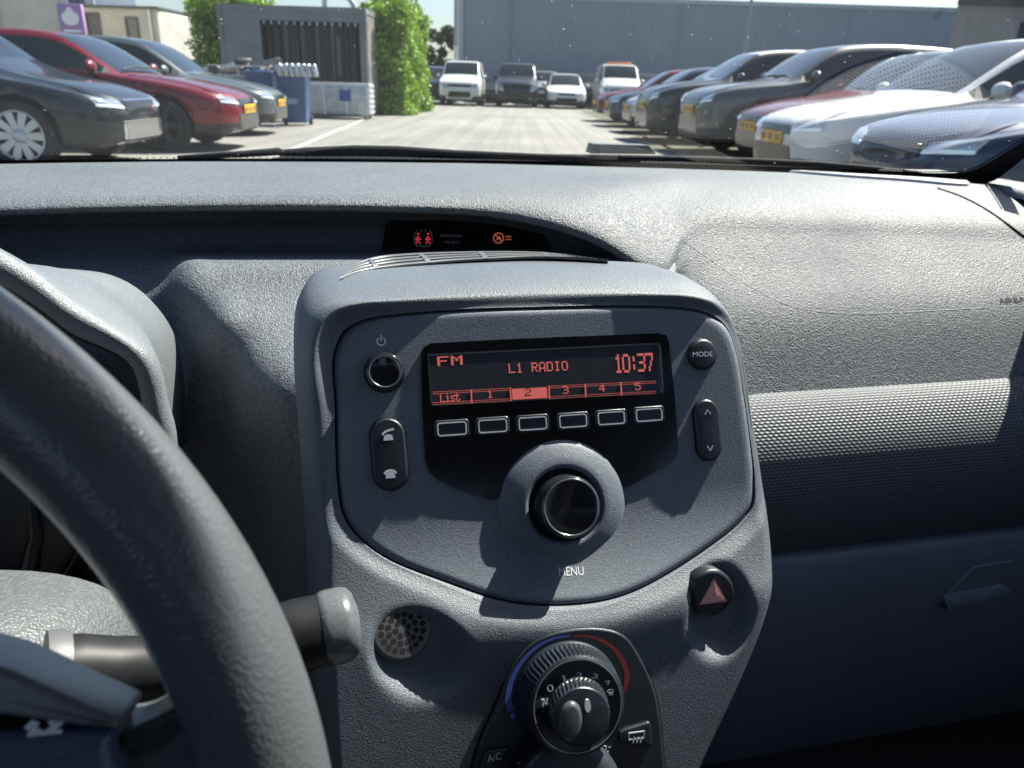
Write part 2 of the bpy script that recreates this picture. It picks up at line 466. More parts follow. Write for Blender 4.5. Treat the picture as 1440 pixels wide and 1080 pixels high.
# big blue-grey warehouse behind the vans
m, n, b = nodes('warehouse_cladding'); L = n.links.new
tc = n.nodes.new('ShaderNodeTexCoord'); wv = n.nodes.new('ShaderNodeTexWave'); wv.inputs['Scale'].default_value = 1.6; wv.wave_profile = 'TRI'
L(tc.outputs['Object'], wv.inputs['Vector'])
no = n.nodes.new('ShaderNodeTexNoise'); no.inputs['Scale'].default_value = .6; no.inputs['Detail'].default_value = 7; L(tc.outputs['Object'], no.inputs['Vector'])
cc = n.nodes.new('ShaderNodeMix'); cc.data_type = 'RGBA'; cc.inputs[6].default_value = (.19, .235, .285, 1); cc.inputs[7].default_value = (.25, .30, .35, 1)
L(no.outputs['Fac'], cc.inputs[0]); L(cc.outputs[2], b.inputs['Base Color']); b.inputs['Roughness'].default_value = .6
bp = n.nodes.new('ShaderNodeBump'); bp.inputs['Distance'].default_value = .04; bp.inputs['Strength'].default_value = .5; L(wv.outputs['Fac'], bp.inputs['Height']); L(bp.outputs[0], b.inputs['Normal'])
M_CLAD = m
Y = 46
x0, x1 = xat(641, Y), xat(1900, Y)
zt = gpos(1060, 5, Y).z
rt = empty('warehouse', ((x0 + x1) / 2, Y, 0), 0, 'long blue-grey windowless warehouse behind the parked vans', 'building')
X0, X1 = x0 - rt.location.x, x1 - rt.location.x
g = MB(); g.box(X0, X1, 0, 20, .4, zt); g.build('wall', M_CLAD, rt)
g = MB(); g.box(X0, X1, -.06, 0, zt - .12, zt + .10); g.box(X0 - .06, X0 + .42, -.08, 0, .4, zt - .12); g.build('trim', mat('warehouse_trim', (.36, .40, .43), .5), rt)
g = MB(); g.box(X0, X1, -.03, 20, 0, .4); g.build('plinth', M_DARKMETAL, rt)
for k in range(6):
    g = MB(); xx = lerp(X0 + 3, X1 - 1, k / 5.0); g.box(xx - .06, xx + .06, -.05, -.001, .4, zt - .12); g.build('downpipe', M_CLAD, rt)
# concrete-grey unit on the right
Y = 33
x0, x1 = xat(1318, Y), xat(1950, Y)
zt = gpos(1380, 8, Y).z
rt = empty('workshop_building', ((x0 + x1) / 2, Y, 0), 0, 'grey concrete workshop with dark roller door behind right-hand cars', 'building')
X0, X1 = x0 - rt.location.x, x1 - rt.location.x
FP = [(X0, 0), (X1, 0), (X1, 10), (X0 + 8.5, 10)]
g = MB(); g.prism(FP, 0, zt); g.build('wall', mat('workshop_concrete', (.20, .205, .20), .9, var=.2, vscale=.8), rt)
g = MB(); g.prism([(X0 - .1, -.12), (X1, -.12), (X1, 10.1), (X0 + 8.5, 10.1)], zt, zt + .3); g.build('roof', M_DARKMETAL, rt)
d0, d1 = xat(1408, Y) - rt.location.x, xat(1560, Y) - rt.location.x
g = MB()
for k in range(22):
    g.bbox(d0, d1, -.07, -.005, .05 + k * .17, .05 + k * .17 + .165, .02)
g.build('roller_door', M_DARKMETAL, rt)

# ------------------------------------------------------------------ container with open dark side
M_CONT = mat('container_grey', (.16, .175, .185), .55, var=.2, vscale=2, bump=.2, bscale=8)
M_CONT2 = mat('container_end_rust', (.30, .28, .25), .7, var=.35, vscale=3)
M_CDARK = mat('container_curtain', (.012, .018, .03), .4, var=.3, vscale=2)
Yc = 21.3
xl, xr = xat(316, Yc), xat(517, Yc)
ct = empty('storage_container', ((xl + xr) / 2, Yc, 0), R(-.5), 'grey steel storage container with dark curtained opening', 'container')
hw = (xr - xl) / 2; HC = gpos(420, 10, Yc).z; DC = 2.6
g = MB(); T = .06
ox0, ox1 = -hw + 1.05, hw - .16; oz1 = HC - .32
g.box(-hw, ox0, 0, T, .15, HC); g.box(ox1, hw, 0, T, .15, HC); g.box(ox0, ox1, 0, T, oz1, HC)
g.box(-hw, hw, DC - T, DC, .15, HC); g.box(-hw, hw, T, DC - T, HC - T, HC - .001); g.box(-hw, hw, T, DC - T, .15, .25); g.box(-hw, -hw + T, T, DC - T, .25, HC - T)
g.build('shell', M_CONT, ct)
g = MB()
for k in range(16):
    ya = T + (DC - 2 * T) * k / 16; g.box(hw - T - (.03 if k % 2 else 0), hw - (.03 if k % 2 else 0), ya, ya + (DC - 2 * T) / 16, .25, HC - T)
g.build('end_panel', M_CONT2, ct)
g = MB(); nn = 90
g.grid([[(lerp(ox0, ox1, j / nn), .55 + .035 * math.sin(j * .75) + .02 * math.sin(j * .31), z) for j in range(nn + 1)] for z in (.25, 1.2, oz1 + .03)])
g.build('curtain', M_CDARK, ct)
M_ZINC = mat('zinc', (.55, .56, .57), .35, .8)
for k in range(13):
    g = MB(); xx = lerp(ox0 + .1, ox1 - .1, k / 12); g.tube([(xx, .03, oz1 - .02), (xx, .02, oz1 - .09)], .025, 8); g.build('curtain_hook', M_ZINC, ct)
g = MB()
for k in (0.25, .42, .57, .72): xx = lerp(ox0, ox1, k); g.box(xx - .03, xx + .03, .02, .08, .9, oz1)
g.box(lerp(ox0, ox1, .78) - .05, lerp(ox0, ox1, .78) + .05, -.01, .05, 1.0, oz1 - .35)
g.build('support_strut', mat('strut_grey', (.07, .07, .07), .6, var=.3), ct)
for (xx, yy) in ((-hw - .03, -.03), (hw - .07, -.03), (hw - .07, DC - .07), (-hw - .03, DC - .07)):
    g = MB(); g.box(xx, xx + .10, yy, yy + .10, .1, HC + .03); g.build('corner_post', M_CONT, ct)
g = MB(); g.box(-hw + .07, hw - .07, -.025, .02, HC - .1, HC + .025); g.build('top_rail', M_CONT, ct)
g = MB(); g.box(hw - .05, hw + .02, .07, DC - .07, HC - .1, HC + .025); g.build('top_rail', M_CONT, ct)

# low galvanised panel stack in front of the container
pk = empty('metal_crate', (xat(470, 19.6), 19.6, 0), R(3), 'low galvanised metal crate with blue sticker before the container', 'crate')
M_GALV = mat('galvanised', (.42, .45, .47), .45, .5, var=.25, vscale=5)
W2 = (xat(513, 19.6) - xat(418, 19.6)) / 2; HZ = gpos(470, 116, 19.6).z
g = MB(); g.bbox(-W2, W2, 0, .9, .10, HZ, .015); g.build('body', M_GALV, pk)
g = MB()
for k in range(6):
    z = lerp(.16, HZ - .06, k / 5); g.box(W2, W2 + .02, .02, .88, z - .03, z + .03)
for xx in (-W2 + .04, -W2 * .33, W2 * .33, W2 - .04): g.box(xx - .03, xx + .03, -.02, 0, .1, HZ)
g.box(-W2, W2, -.015, 0, HZ - .07, HZ - .005)
g.build('rib', mat('galv_light', (.6, .62, .63), .4, .4), pk)
for sx in (-1, 1):
    for yy in (.05, .75):
        g = MB(); g.box(sx * (W2 - .12) - .06, sx * (W2 - .12) + .06, yy, yy + .1, 0, .10); g.build('foot', M_GALV, pk)
bx = xat(484, 19.6) - pk.location.x
g = MB(); g.box(bx - .14, bx + .14, -.026, -.022, HZ - .42, HZ - .16); g.build('sticker', mat('sticker_blue', (.03, .07, .28), .4), pk)

# ------------------------------------------------------------------ wheelie bin with scrap behind it
M_BIN = mat('bin_blue', (.035, .085, .22), .45, var=.25, vscale=4)
M_BLK = mat('black_rubber', (.015, .015, .017), .7)
def wheelie_bin(x, y, rz, label, s=1.0):
    rt = empty('wheelie_bin', (x, y, 0), rz, label, 'bin', 'blue wheelie bins by the container')
    g = MB(); rows = []
    for z, hx, hy in ((.06, .24, .26), (.10, .25, .27), (.95, .30, .36), (.98, .33, .39), (1.02, .33, .39), (1.03, .30, .36), (.96, .285, .34)):
        c = .06; pts = []
        for sx, sy in ((1, -1), (1, 1), (-1, 1), (-1, -1)):
            for k in range(4):
                a = math.atan2(sy, sx) - PI / 4 + PI / 2 * k / 3
                pts.append((sx * (hx - c) + c * math.cos(a), sy * (hy - c) + c * math.sin(a), z * s))
        rows.append(pts)
    g.grid(rows, close=True); g.add(rows[0], [list(range(16))[::-1]]); g.build('body', M_BIN, rt)
    for sx in (-.26, .26):
        g = MB(); g.tube([(sx - .03, .28, .1), (sx + .03, .28, .1)], .10, 16); g.build('wheel', M_BLK, rt)
    g = MB(); g.tube([(-.28, .41, .97), (-.28, .46, 1.0), (.28, .46, 1.0), (.28, .41, .97)], .02, 8); g.build('handle', M_BIN, rt)
    g = MB(); g.prism([(-.10, .42), (.10, .42), (.13, .62), (.05, .80), (0, .72), (-.05, .80), (-.13, .62)], 0, .006, 0, Matrix.Translation((0, -.345, 0)) @ Matrix.Rotation(PI / 2 - .07, 4, 'X'))
    g.build('emblem', mat('bin_print', (.28, .36, .5), .5), rt)
    return rt
wheelie_bin(xat(412, 16.4), 16.4, R(6), 'blue wheelie bin, front one, beside the grey-green car')
wheelie_bin(xat(372, 17.2), 17.2, R(-4), 'blue wheelie bin partly hidden behind the scrap pile')
M_CHROME = mat('scrap_silver', (.55, .56, .57), .3, .7, var=.3, vscale=20)
sc = empty('exhaust_parts', (xat(425, 16.4), 16.4, 1.0), 0, 'silver round cans packed along the rim of blue bin', 'scrap')
rng = random.Random(3)
for k in range(7):
    g = MB(); x = -.50 + .115 * k + .18; g.lathe([(0, -.12), (.05, -.12), (.055, -.1), (.055, .09), (.045, .11), (0, .11)], 12, 0, Matrix.Translation((x, -.42, .06)) @ Matrix.Rotation(rng.uniform(-.2, .2), 4, 'Y'))
    g.build('can', M_CHROME, sc)
M_SCR = [mat('scrap_dark', (.03, .03, .035), .5), mat('scrap_tan', (.35, .27, .2), .6), M_CHROME, mat('scrap_grey', (.2, .21, .22), .5, .4)]
def scrap_piece(q, mi, rng):
    g = MB()
    Mx = Matrix.Rotation(rng.uniform(0, 6), 4, 'Z') @ Matrix.Rotation(rng.uniform(-.7, .7), 4, 'X')
    if q == 0: g.lathe([(0, -.1), (.07, -.1), (.10, -.07), (.10, .07), (.06, .1), (0, .1)], 14, 0, Mx)
    elif q == 1: g.tube([Mx @ Vector(p) for p in ((-.28, 0, 0), (-.1, .05, .03), (.1, .04, .08), (.28, -.06, .05))], .045, 10)
    else: g.bbox(-.17, .17, -.1, .1, -.05, .05, .02, 0, Mx)
    return g.build(('silencer_can', 'bent_pipe', 'metal_box')[q], M_SCR[mi])
# roll container carrying old exhaust parts
rc = empty('roll_cage', (xat(362, 17.6), 17.6, 0), R(4), 'steel roll cage loaded with scrap behind the parked cars', 'cart')
g = MB()
for x in (-.95, -.32, .32, .95):
    for y in (-.35, .35): g.tube([(x, y, .12), (x, y, 1.12)], .016, 6)
for z in (.2, .5, .8, 1.12):
    for y in (-.35, .35): g.tube([(-.95, y, z), (.95, y, z)], .012, 6)
    for x in (-.95, .95): g.tube([(x, -.35, z), (x, .35, z)], .012, 6)
g.build('frame', M_GALV, rc)
g = MB(); g.bbox(-.95, .95, -.35, .35, .88, .94, .01); g.build('shelf', M_GALV, rc)
g = MB(); g.bbox(-.93, .93, -.33, .33, .14, .18, .01); g.build('deck', M_DARKMETAL, rc)
for x in (-.9, .9):
    g = MB(); g.tube([(x, -.3, .06), (x + .04, -.3, .06)], .06, 12); g.build('castor', M_BLK, rc)
SCRAP = [(0, 0, 'black silencer can at the left end of the roll cage load'), (1, 2, 'silver bent pipe near the left end of the roll cage load'),
         (2, 1, 'tan metal box low in the left half of the roll cage load'), (0, 2, 'silver silencer can left of the middle of the roll cage'),
         (1, 0, 'black bent pipe across the middle of the roll cage load'), (2, 3, 'grey metal box in the middle of the roll cage load'),
         (0, 3, 'grey silencer can right of the middle of the roll cage'), (1, 1, 'tan bent pipe in the right half of the roll cage load'),
         (2, 2, 'silver metal box near the right end of the roll cage load'), (0, 1, 'tan silencer can at the right end of the roll cage load'),
         (2, 0, 'black metal box on top of the roll cage load'), (1, 3, 'grey bent pipe on top of the roll cage load')]
for k, (q, mi, lab) in enumerate(SCRAP):
    o = scrap_piece(q, mi, rng)
    x = rc.location.x + (lerp(-.85, .85, k / 9) if k < 10 else (-.25, .35)[k - 10])
    o.location = (x, 17.6 + rng.uniform(-.2, .2), 1.02 + .05 * (k % 2) if k < 10 else 1.20)
    tag(o, lab, 'scrap', 'scrap heaped on the roll cage')

# ------------------------------------------------------------------ hedges and trees
def leafmat(name, col):
    m, n, b = nodes(name); L = n.links.new
    oi = n.nodes.new('ShaderNodeTexCoord'); no = n.nodes.new('ShaderNodeTexNoise'); no.inputs['Scale'].default_value = 2.5; no.inputs['Detail'].default_value = 6
    L(oi.outputs['Object'], no.inputs['Vector'])
    r = n.nodes.new('ShaderNodeValToRGB'); L(no.outputs['Fac'], r.inputs[0])
    r.color_ramp.elements[0].position = .32; r.color_ramp.elements[1].position = .68
    r.color_ramp.elements[0].color = (*[c * .62 for c in col], 1); r.color_ramp.elements[1].color = (*[min(1, c * 1.3) for c in col], 1)
    L(r.outputs[0], b.inputs['Base Color']); b.inputs['Roughness'].default_value = .5
    tl = n.nodes.new('ShaderNodeBsdfTranslucent'); L(r.outputs[0], tl.inputs[0])
    mx = n.nodes.new('ShaderNodeMixShader'); mx.inputs[0].default_value = .22
    L(b.outputs[0], mx.inputs[1]); L(tl.outputs[0], mx.inputs[2]); L(mx.outputs[0], n.nodes['Material Output'].inputs[0])
    return m
M_HEDGE = leafmat('hedge_leaf', (.22, .36, .035)); M_TREE = leafmat('tree_leaf', (.05, .075, .03))
M_BARK = mat('bark', (.08, .06, .045), .9, var=.3)
def leaves(g, pts, rng, s0, s1, m=0):
    for p in pts:
        a = Vector((rng.gauss(0, 1), rng.gauss(0, 1), rng.gauss(0, 1))).normalized(); b_ = a.orthogonal().normalized()
        b_.rotate(Matrix.Rotation(rng.uniform(0, 6.28), 3, a)); c = a.cross(b_); s = rng.uniform(s0, s1)
        g.add([p - b_ * s, p + c * s * .55, p + b_ * s, p - c * s * .55], [(0, 1, 2, 3)], m, False)
def hedge(name, x0, x1, y0, y1, h, count, label, seed, cat='hedge', group=None):
    rng = random.Random(seed)
    rt = empty(name, ((x0 + x1) / 2, (y0 + y1) / 2, 0), 0, label, cat, group)
    hx, hy = (x1 - x0) / 2, (y1 - y0) / 2
    g = MB()
    pts = []
    def lump(x, y, z): return .16 * math.sin(x * 2.1 + seed) * math.sin(z * 2.3 + y) + .10 * math.sin(5.1 * z + 3 * x + 2.2 * y) + rng.gauss(0, .07)
    A = [2 * hx * h, 2 * hx * h, 2 * hy * h, 2 * hy * h, 4 * hx * hy]
    for k in range(count):
        q = rng.uniform(0, sum(A)); i = 0
        while q > A[i] and i < 4: q -= A[i]; i += 1
        u, v = rng.uniform(-1, 1), rng.uniform(0, 1) * h
        dpt = abs(rng.gauss(0, .12))
        taper = 1 - .10 * (v / h) ** 3
        if i < 2: s = -1 if i == 0 else 1; p = Vector((u * hx * taper, s * hy * taper, v)); p.y += s * (lump(p.x, 0, v) - dpt)
        elif i < 4: s = -1 if i == 2 else 1; p = Vector((s * hx * taper, u * hy * taper, v)); p.x += s * (lump(p.y, 1, v) - dpt)
        else: p = Vector((u * hx * .97, rng.uniform(-1, 1) * hy * .97, h)); p.z += 1.6 * lump(p.x, p.y, 2) - dpt + (.25 if rng.random() < .12 else 0) * rng.random()
        pts.append(p)
    leaves(g, pts, rng, .04, .085)
    g.build('foliage', M_HEDGE, rt, fix=False)
    g = MB(); g.bbox(-hx + .28, hx - .28, -hy + .28, hy - .28, .1, h - .3, .2); 
    for k in range(8): g.tube([(lerp(-hx + .3, hx - .3, k / 7), 0, 0), (lerp(-hx + .3, hx - .3, k / 7), 0, .6)], .05, 6)
    g.build('branch_core', mat('hedge_core', (.02, .03, .012), .9, var=.4), rt)
    return rt
yh = 22.6
xr_ = xat(572, yh)
hedge('hedge', xat(508, yh), xr_, yh, yh + 4.8, gpos(575, 14, yh).z + .15, 34000, 'tall clipped hedge right of the container, sunlit on one side', 5)
y2 = 25.5
hedge('hedge', xat(272, y2), xat(366, y2), y2, y2 + 2.5, gpos(330, -6, y2).z, 20000, 'tall hedge rising behind the left end of the container', 9)
def tree(x, y, h, r, label, seed, nl=5000, ls=.14):
    rng = random.Random(seed)
    rt = empty('tree', (x, y, 0), 0, label, 'tree')
    g = MB(); g.tube([(0, 0, 0), (.05, .02, h * .3), (0, .05, h * .6), (.04, 0, h * .9)], [r * .09, r * .07, r * .05, r * .02], 8)
    for k in range(7):
        a = k * 2.4; z = h * (.3 + .07 * k); g.tube([(0, 0, z), (r * .35 * math.cos(a), r * .35 * math.sin(a), z + h * .1), (r * .7 * math.cos(a), r * .7 * math.sin(a), z + h * .16)], [r * .04, r * .03, r * .012], 6)
    g.build('trunk', M_BARK, rt)
    g = MB(); pts = []
    cl = [(Vector((rng.gauss(0, .42) * r, rng.gauss(0, .42) * r, h * rng.uniform(.3, .93))), r * rng.uniform(.25, .5)) for _ in range(16)]
    for k in range(nl):
        c, rr = rng.choice(cl); d = Vector((rng.gauss(0, 1), rng.gauss(0, 1), rng.gauss(0, 1))).normalized() * rr * rng.random() ** .4
        pts.append(c + d)
    leaves(g, pts, rng, ls * .6, ls)
    g.build('crown', M_TREE, rt, fix=False)
tree(xat(621, 58), 58, 4.6, 1.3, 'small dark tree between the hedge and the warehouse', 11, 4000, .16)
tree(xat(609, 66), 66, 3.6, 1.6, 'low round tree far behind the hedge', 12, 3000, .18)

# ------------------------------------------------------------------ poles
M_POLE = mat('pole_galv', (.5, .52, .53), .4, .4, var=.1); M_POLED = mat('pole_grey', (.22, .25, .28), .5)
def lamp_post(u, y, h, label, two=False, r=.09, head=True):
    x = xat(u, y); rt = empty('lamp_post', (x, y, 0), 0, label, 'lamp post')
    g = MB(); g.tube([(0, 0, 0), (0, 0, 2.6)], [r, r], 12); g.lathe([(r * 1.8, 0), (r * 1.8, .25), (r * 1.1, .3)], 12); g.build('base_pole', M_POLE, rt)
    g = MB(); g.tube([(0, 0, 2.58), (0, 0, h)], [r * .9, r * .6], 12); g.build('pole', M_POLED if two else M_POLE, rt)
    if head:
        g = MB(); g.tube([(0, 0, h - .02), (.1, -.2, h + .25), (.3, -.6, h + .35)], [r * .55, r * .5, r * .4], 8); g.build('arm', M_POLE, rt)
        g = MB(); g.bbox(.1, .5, -1.3, -.6, h + .30, h + .42, .04); g.build('lamp_head', M_POLED, rt)
lamp_post(641, 40, 8, 'lamp post before the left corner of the warehouse', True, .11)
lamp_post(1040, 38, 7, 'dark lamp post before the middle of the warehouse', True, .10)
lamp_post(587, 50, 9, 'slim pale lamp post rising behind the hedge', False, .09)
# bent pipe frame above the container
Yp = 26
xa, xb = xat(463, Yp), xat(503, Yp)
zt = gpos(480, 0, Yp).z
rt = empty('pipe_frame', ((xa + xb) / 2, Yp, 0), 0, 'white bent pipe frame rising behind the container', 'frame')
g = MB(); g.tube([((xa - xb) / 2 , 0, 0), ((xa - xb) / 2, 0, zt + 1.5)], .09, 10); g.build('upright', M_POLE, rt)
g = MB(); g.tube(crom([((xa - xb) / 2 + .1, 0, zt + .25), ((xb - xa) / 2 - .3, 0, zt + .15), ((xb - xa) / 2 - .05, 0, zt - .1), ((xb - xa) / 2, 0, zt - .6), ((xb - xa) / 2, 0, 0)], 6), .09, 10); g.build('bent_pipe', M_POLE, rt)
# slatted fence behind the vans
Yf = 44
rt = empty('bar_fence', (xat(690, Yf), Yf, 0), 0, 'dark vertical bar fence in front of the warehouse', 'fence')
fx0, fx1 = xat(560, Yf) - rt.location.x, xat(960, Yf) - rt.location.x
g = MB(); nb = 120
for k in range(nb + 1):
    x = lerp(fx0, fx1, k / nb); g.box(x - .015, x + .015, -.015, .015, .05, 1.25)
for z in (.15, 1.15): g.box(fx0, fx1, -.03, -.016, z - .03, z + .03)
g.build('bars', M_DARKMETAL, rt)
for k in range(8):
    x = lerp(fx0, fx1, k / 7); g = MB(); g.box(x - .05, x + .05, .016, .11, 0, 1.4); g.build('post', M_DARKMETAL, rt)
# ================================================================== PARKED CARS
def paint(name, col, metal=.3, rough=.35):
    m = mat(name, col, rough, metal, .4, .7, .04); return m
M_CGLASS = mat('car_glass', (.010, .016, .020), .03, spec=.5)
M_TYRE = mat('tyre_rubber', (.018, .018, .02), .85, bump=.2, bscale=40)
M_RIM = mat('alloy_rim', (.42, .44, .47), .35, .6)
M_RIMD = mat('dark_rim', (.08, .085, .09), .35, .6)
M_TRIM = mat('car_black_trim', (.02, .021, .023), .55)
M_GLOSSB = mat('car_gloss_black', (.012, .012, .014), .12)
M_LAMP = mat('headlamp_lens', (.32, .36, .40), .08, .5, coat=1)
M_LED = mat('daytime_lamp', (.85, .88, .9), .15, .3, coat=1)
M_PLATE = mat('number_plate_yellow', (.60, .33, .02), .5)
M_PLATEK = mat('plate_ink', (.03, .03, .03), .5)
M_CHR = mat('chrome', (.75, .76, .78), .12, 1.0)
M_SEATS = mat('seat_fabric', (.12, .12, .125), .9)
M_ORANGE = mat('beacon_orange', (.75, .22, .06), .3)

# profile: x from the front as a share of the length, top height, bonnet/belt height, half width factors (sill, side, roof)
SHAPES = {
 # (x, ztop, zbelt, wside, wroof)
 'hatch': [(0, .56, .54, .50, .34), (.012, .66, .62, .66, .48), (.04, .72, .68, .84, .66), (.10, .79, .745, .955, .76), (.20, .865, .82, .99, .80), (.285, .93, .87, 1, .82),
           (.30, .955, .88, 1, .83), (.36, 1.13, .895, 1, .80), (.43, 1.32, .905, 1, .745), (.475, 1.40, .91, 1, .70), (.56, 1.445, .92, 1, .685), (.68, 1.44, .935, 1, .68), (.80, 1.405, .96, .99, .665), (.88, 1.33, .99, .975, .64),
           (.945, 1.12, 1.0, .94, .64), (.975, .98, .94, .90, .66), (.99, .80, .78, .82, .66), (1, .62, .6, .70, .5)],
 'suv':   [(0, .70, .68, .56, .42), (.012, .82, .78, .74, .56), (.035, .92, .87, .89, .70), (.10, 1.0, .95, .975, .78), (.20, 1.06, 1.01, 1, .82), (.265, 1.10, 1.04, 1, .84),
           (.28, 1.125, 1.05, 1, .85), (.33, 1.28, 1.06, 1, .82), (.395, 1.48, 1.07, 1, .77), (.44, 1.57, 1.075, 1, .735), (.55, 1.625, 1.08, 1, .72), (.70, 1.625, 1.09, 1, .715), (.84, 1.59, 1.11, .99, .70), (.92, 1.50, 1.14, .975, .68),
           (.965, 1.26, 1.13, .95, .70), (.985, 1.05, 1.0, .92, .72), (.995, .85, .83, .86, .7), (1, .66, .64, .74, .55)],
 'van':   [(0, .74, .72, .62, .50), (.012, .90, .86, .80, .62), (.035, 1.00, .95, .92, .74), (.09, 1.10, 1.03, .98, .80), (.16, 1.19, 1.09, 1, .84), (.195, 1.23, 1.12, 1, .86),
           (.21, 1.265, 1.13, 1, .87), (.25, 1.45, 1.14, 1, .85), (.305, 1.68, 1.15, 1, .82), (.34, 1.78, 1.155, 1, .80), (.42, 1.84, 1.16, 1, .79), (.60, 1.86, 1.16, 1, .79), (.80, 1.86, 1.16, 1, .79), (.94, 1.85, 1.16, .99, .78),
           (.975, 1.80, 1.16, .98, .77), (.988, 1.40, 1.15, .97, .80), (.996, .95, .93, .95, .82), (1, .70, .68, .85, .7)],
}
DIMS = {'hatch': (4.35, 1.79), 'suv': (4.45, 1.83), 'van': (4.75, 1.86)}
ROWS_BELOW = 5

def car_shell(kind, hscale=1.0):
    Lc, Wc = DIMS[kind]
    key = SHAPES[kind]
    P = crom([(a, b_ * hscale if b_ > .9 else b_, c) for a, b_, c, d, e in key], 3)
    Q = crom([(a, d, e) for a, b_, c, d, e in key], 3)
    hw = Wc / 2
    zs = .20
    rows = []
    ncol = 0
    st = [i for i in range(len(P))]
    xs = [p.x for p in P]
    for p, q in zip(P, Q):
        x = Lc / 2 - p.x * Lc
        zt, zb, ws, wr = p.y, min(p.z, p.y - .012), q.y * hw, q.z * hw
        end = 1 - min(1, min(p.x, 1 - p.x) / .05)
        zl = zs + .06 * end
        zm = lerp(zl, zb, .55)
        half = [(0, zl), (ws * .84, zl), (ws * .955, zl + .05), (ws * .985, lerp(zl, zb, .28)), (ws * 1.0, zm), (ws * .992, lerp(zl, zb, .8)), (ws * .965, zb),
                (lerp(ws * .965, wr, .12), lerp(zb, zt - .035, .10)), (lerp(ws * .965, wr, .86), lerp(zb, zt - .035, .88)), (wr, zt - .035), (wr * .93, zt - .012), (wr * .86, zt - .004), (wr * .45, zt + .008), (0, zt + .012)]
        ring = [Vector((x, y, z)) for y, z in half] + [Vector((x, -y, z)) for y, z in half[-2:0:-1]]
        rows.append(ring)
    return Lc, Wc, key, xs, rows

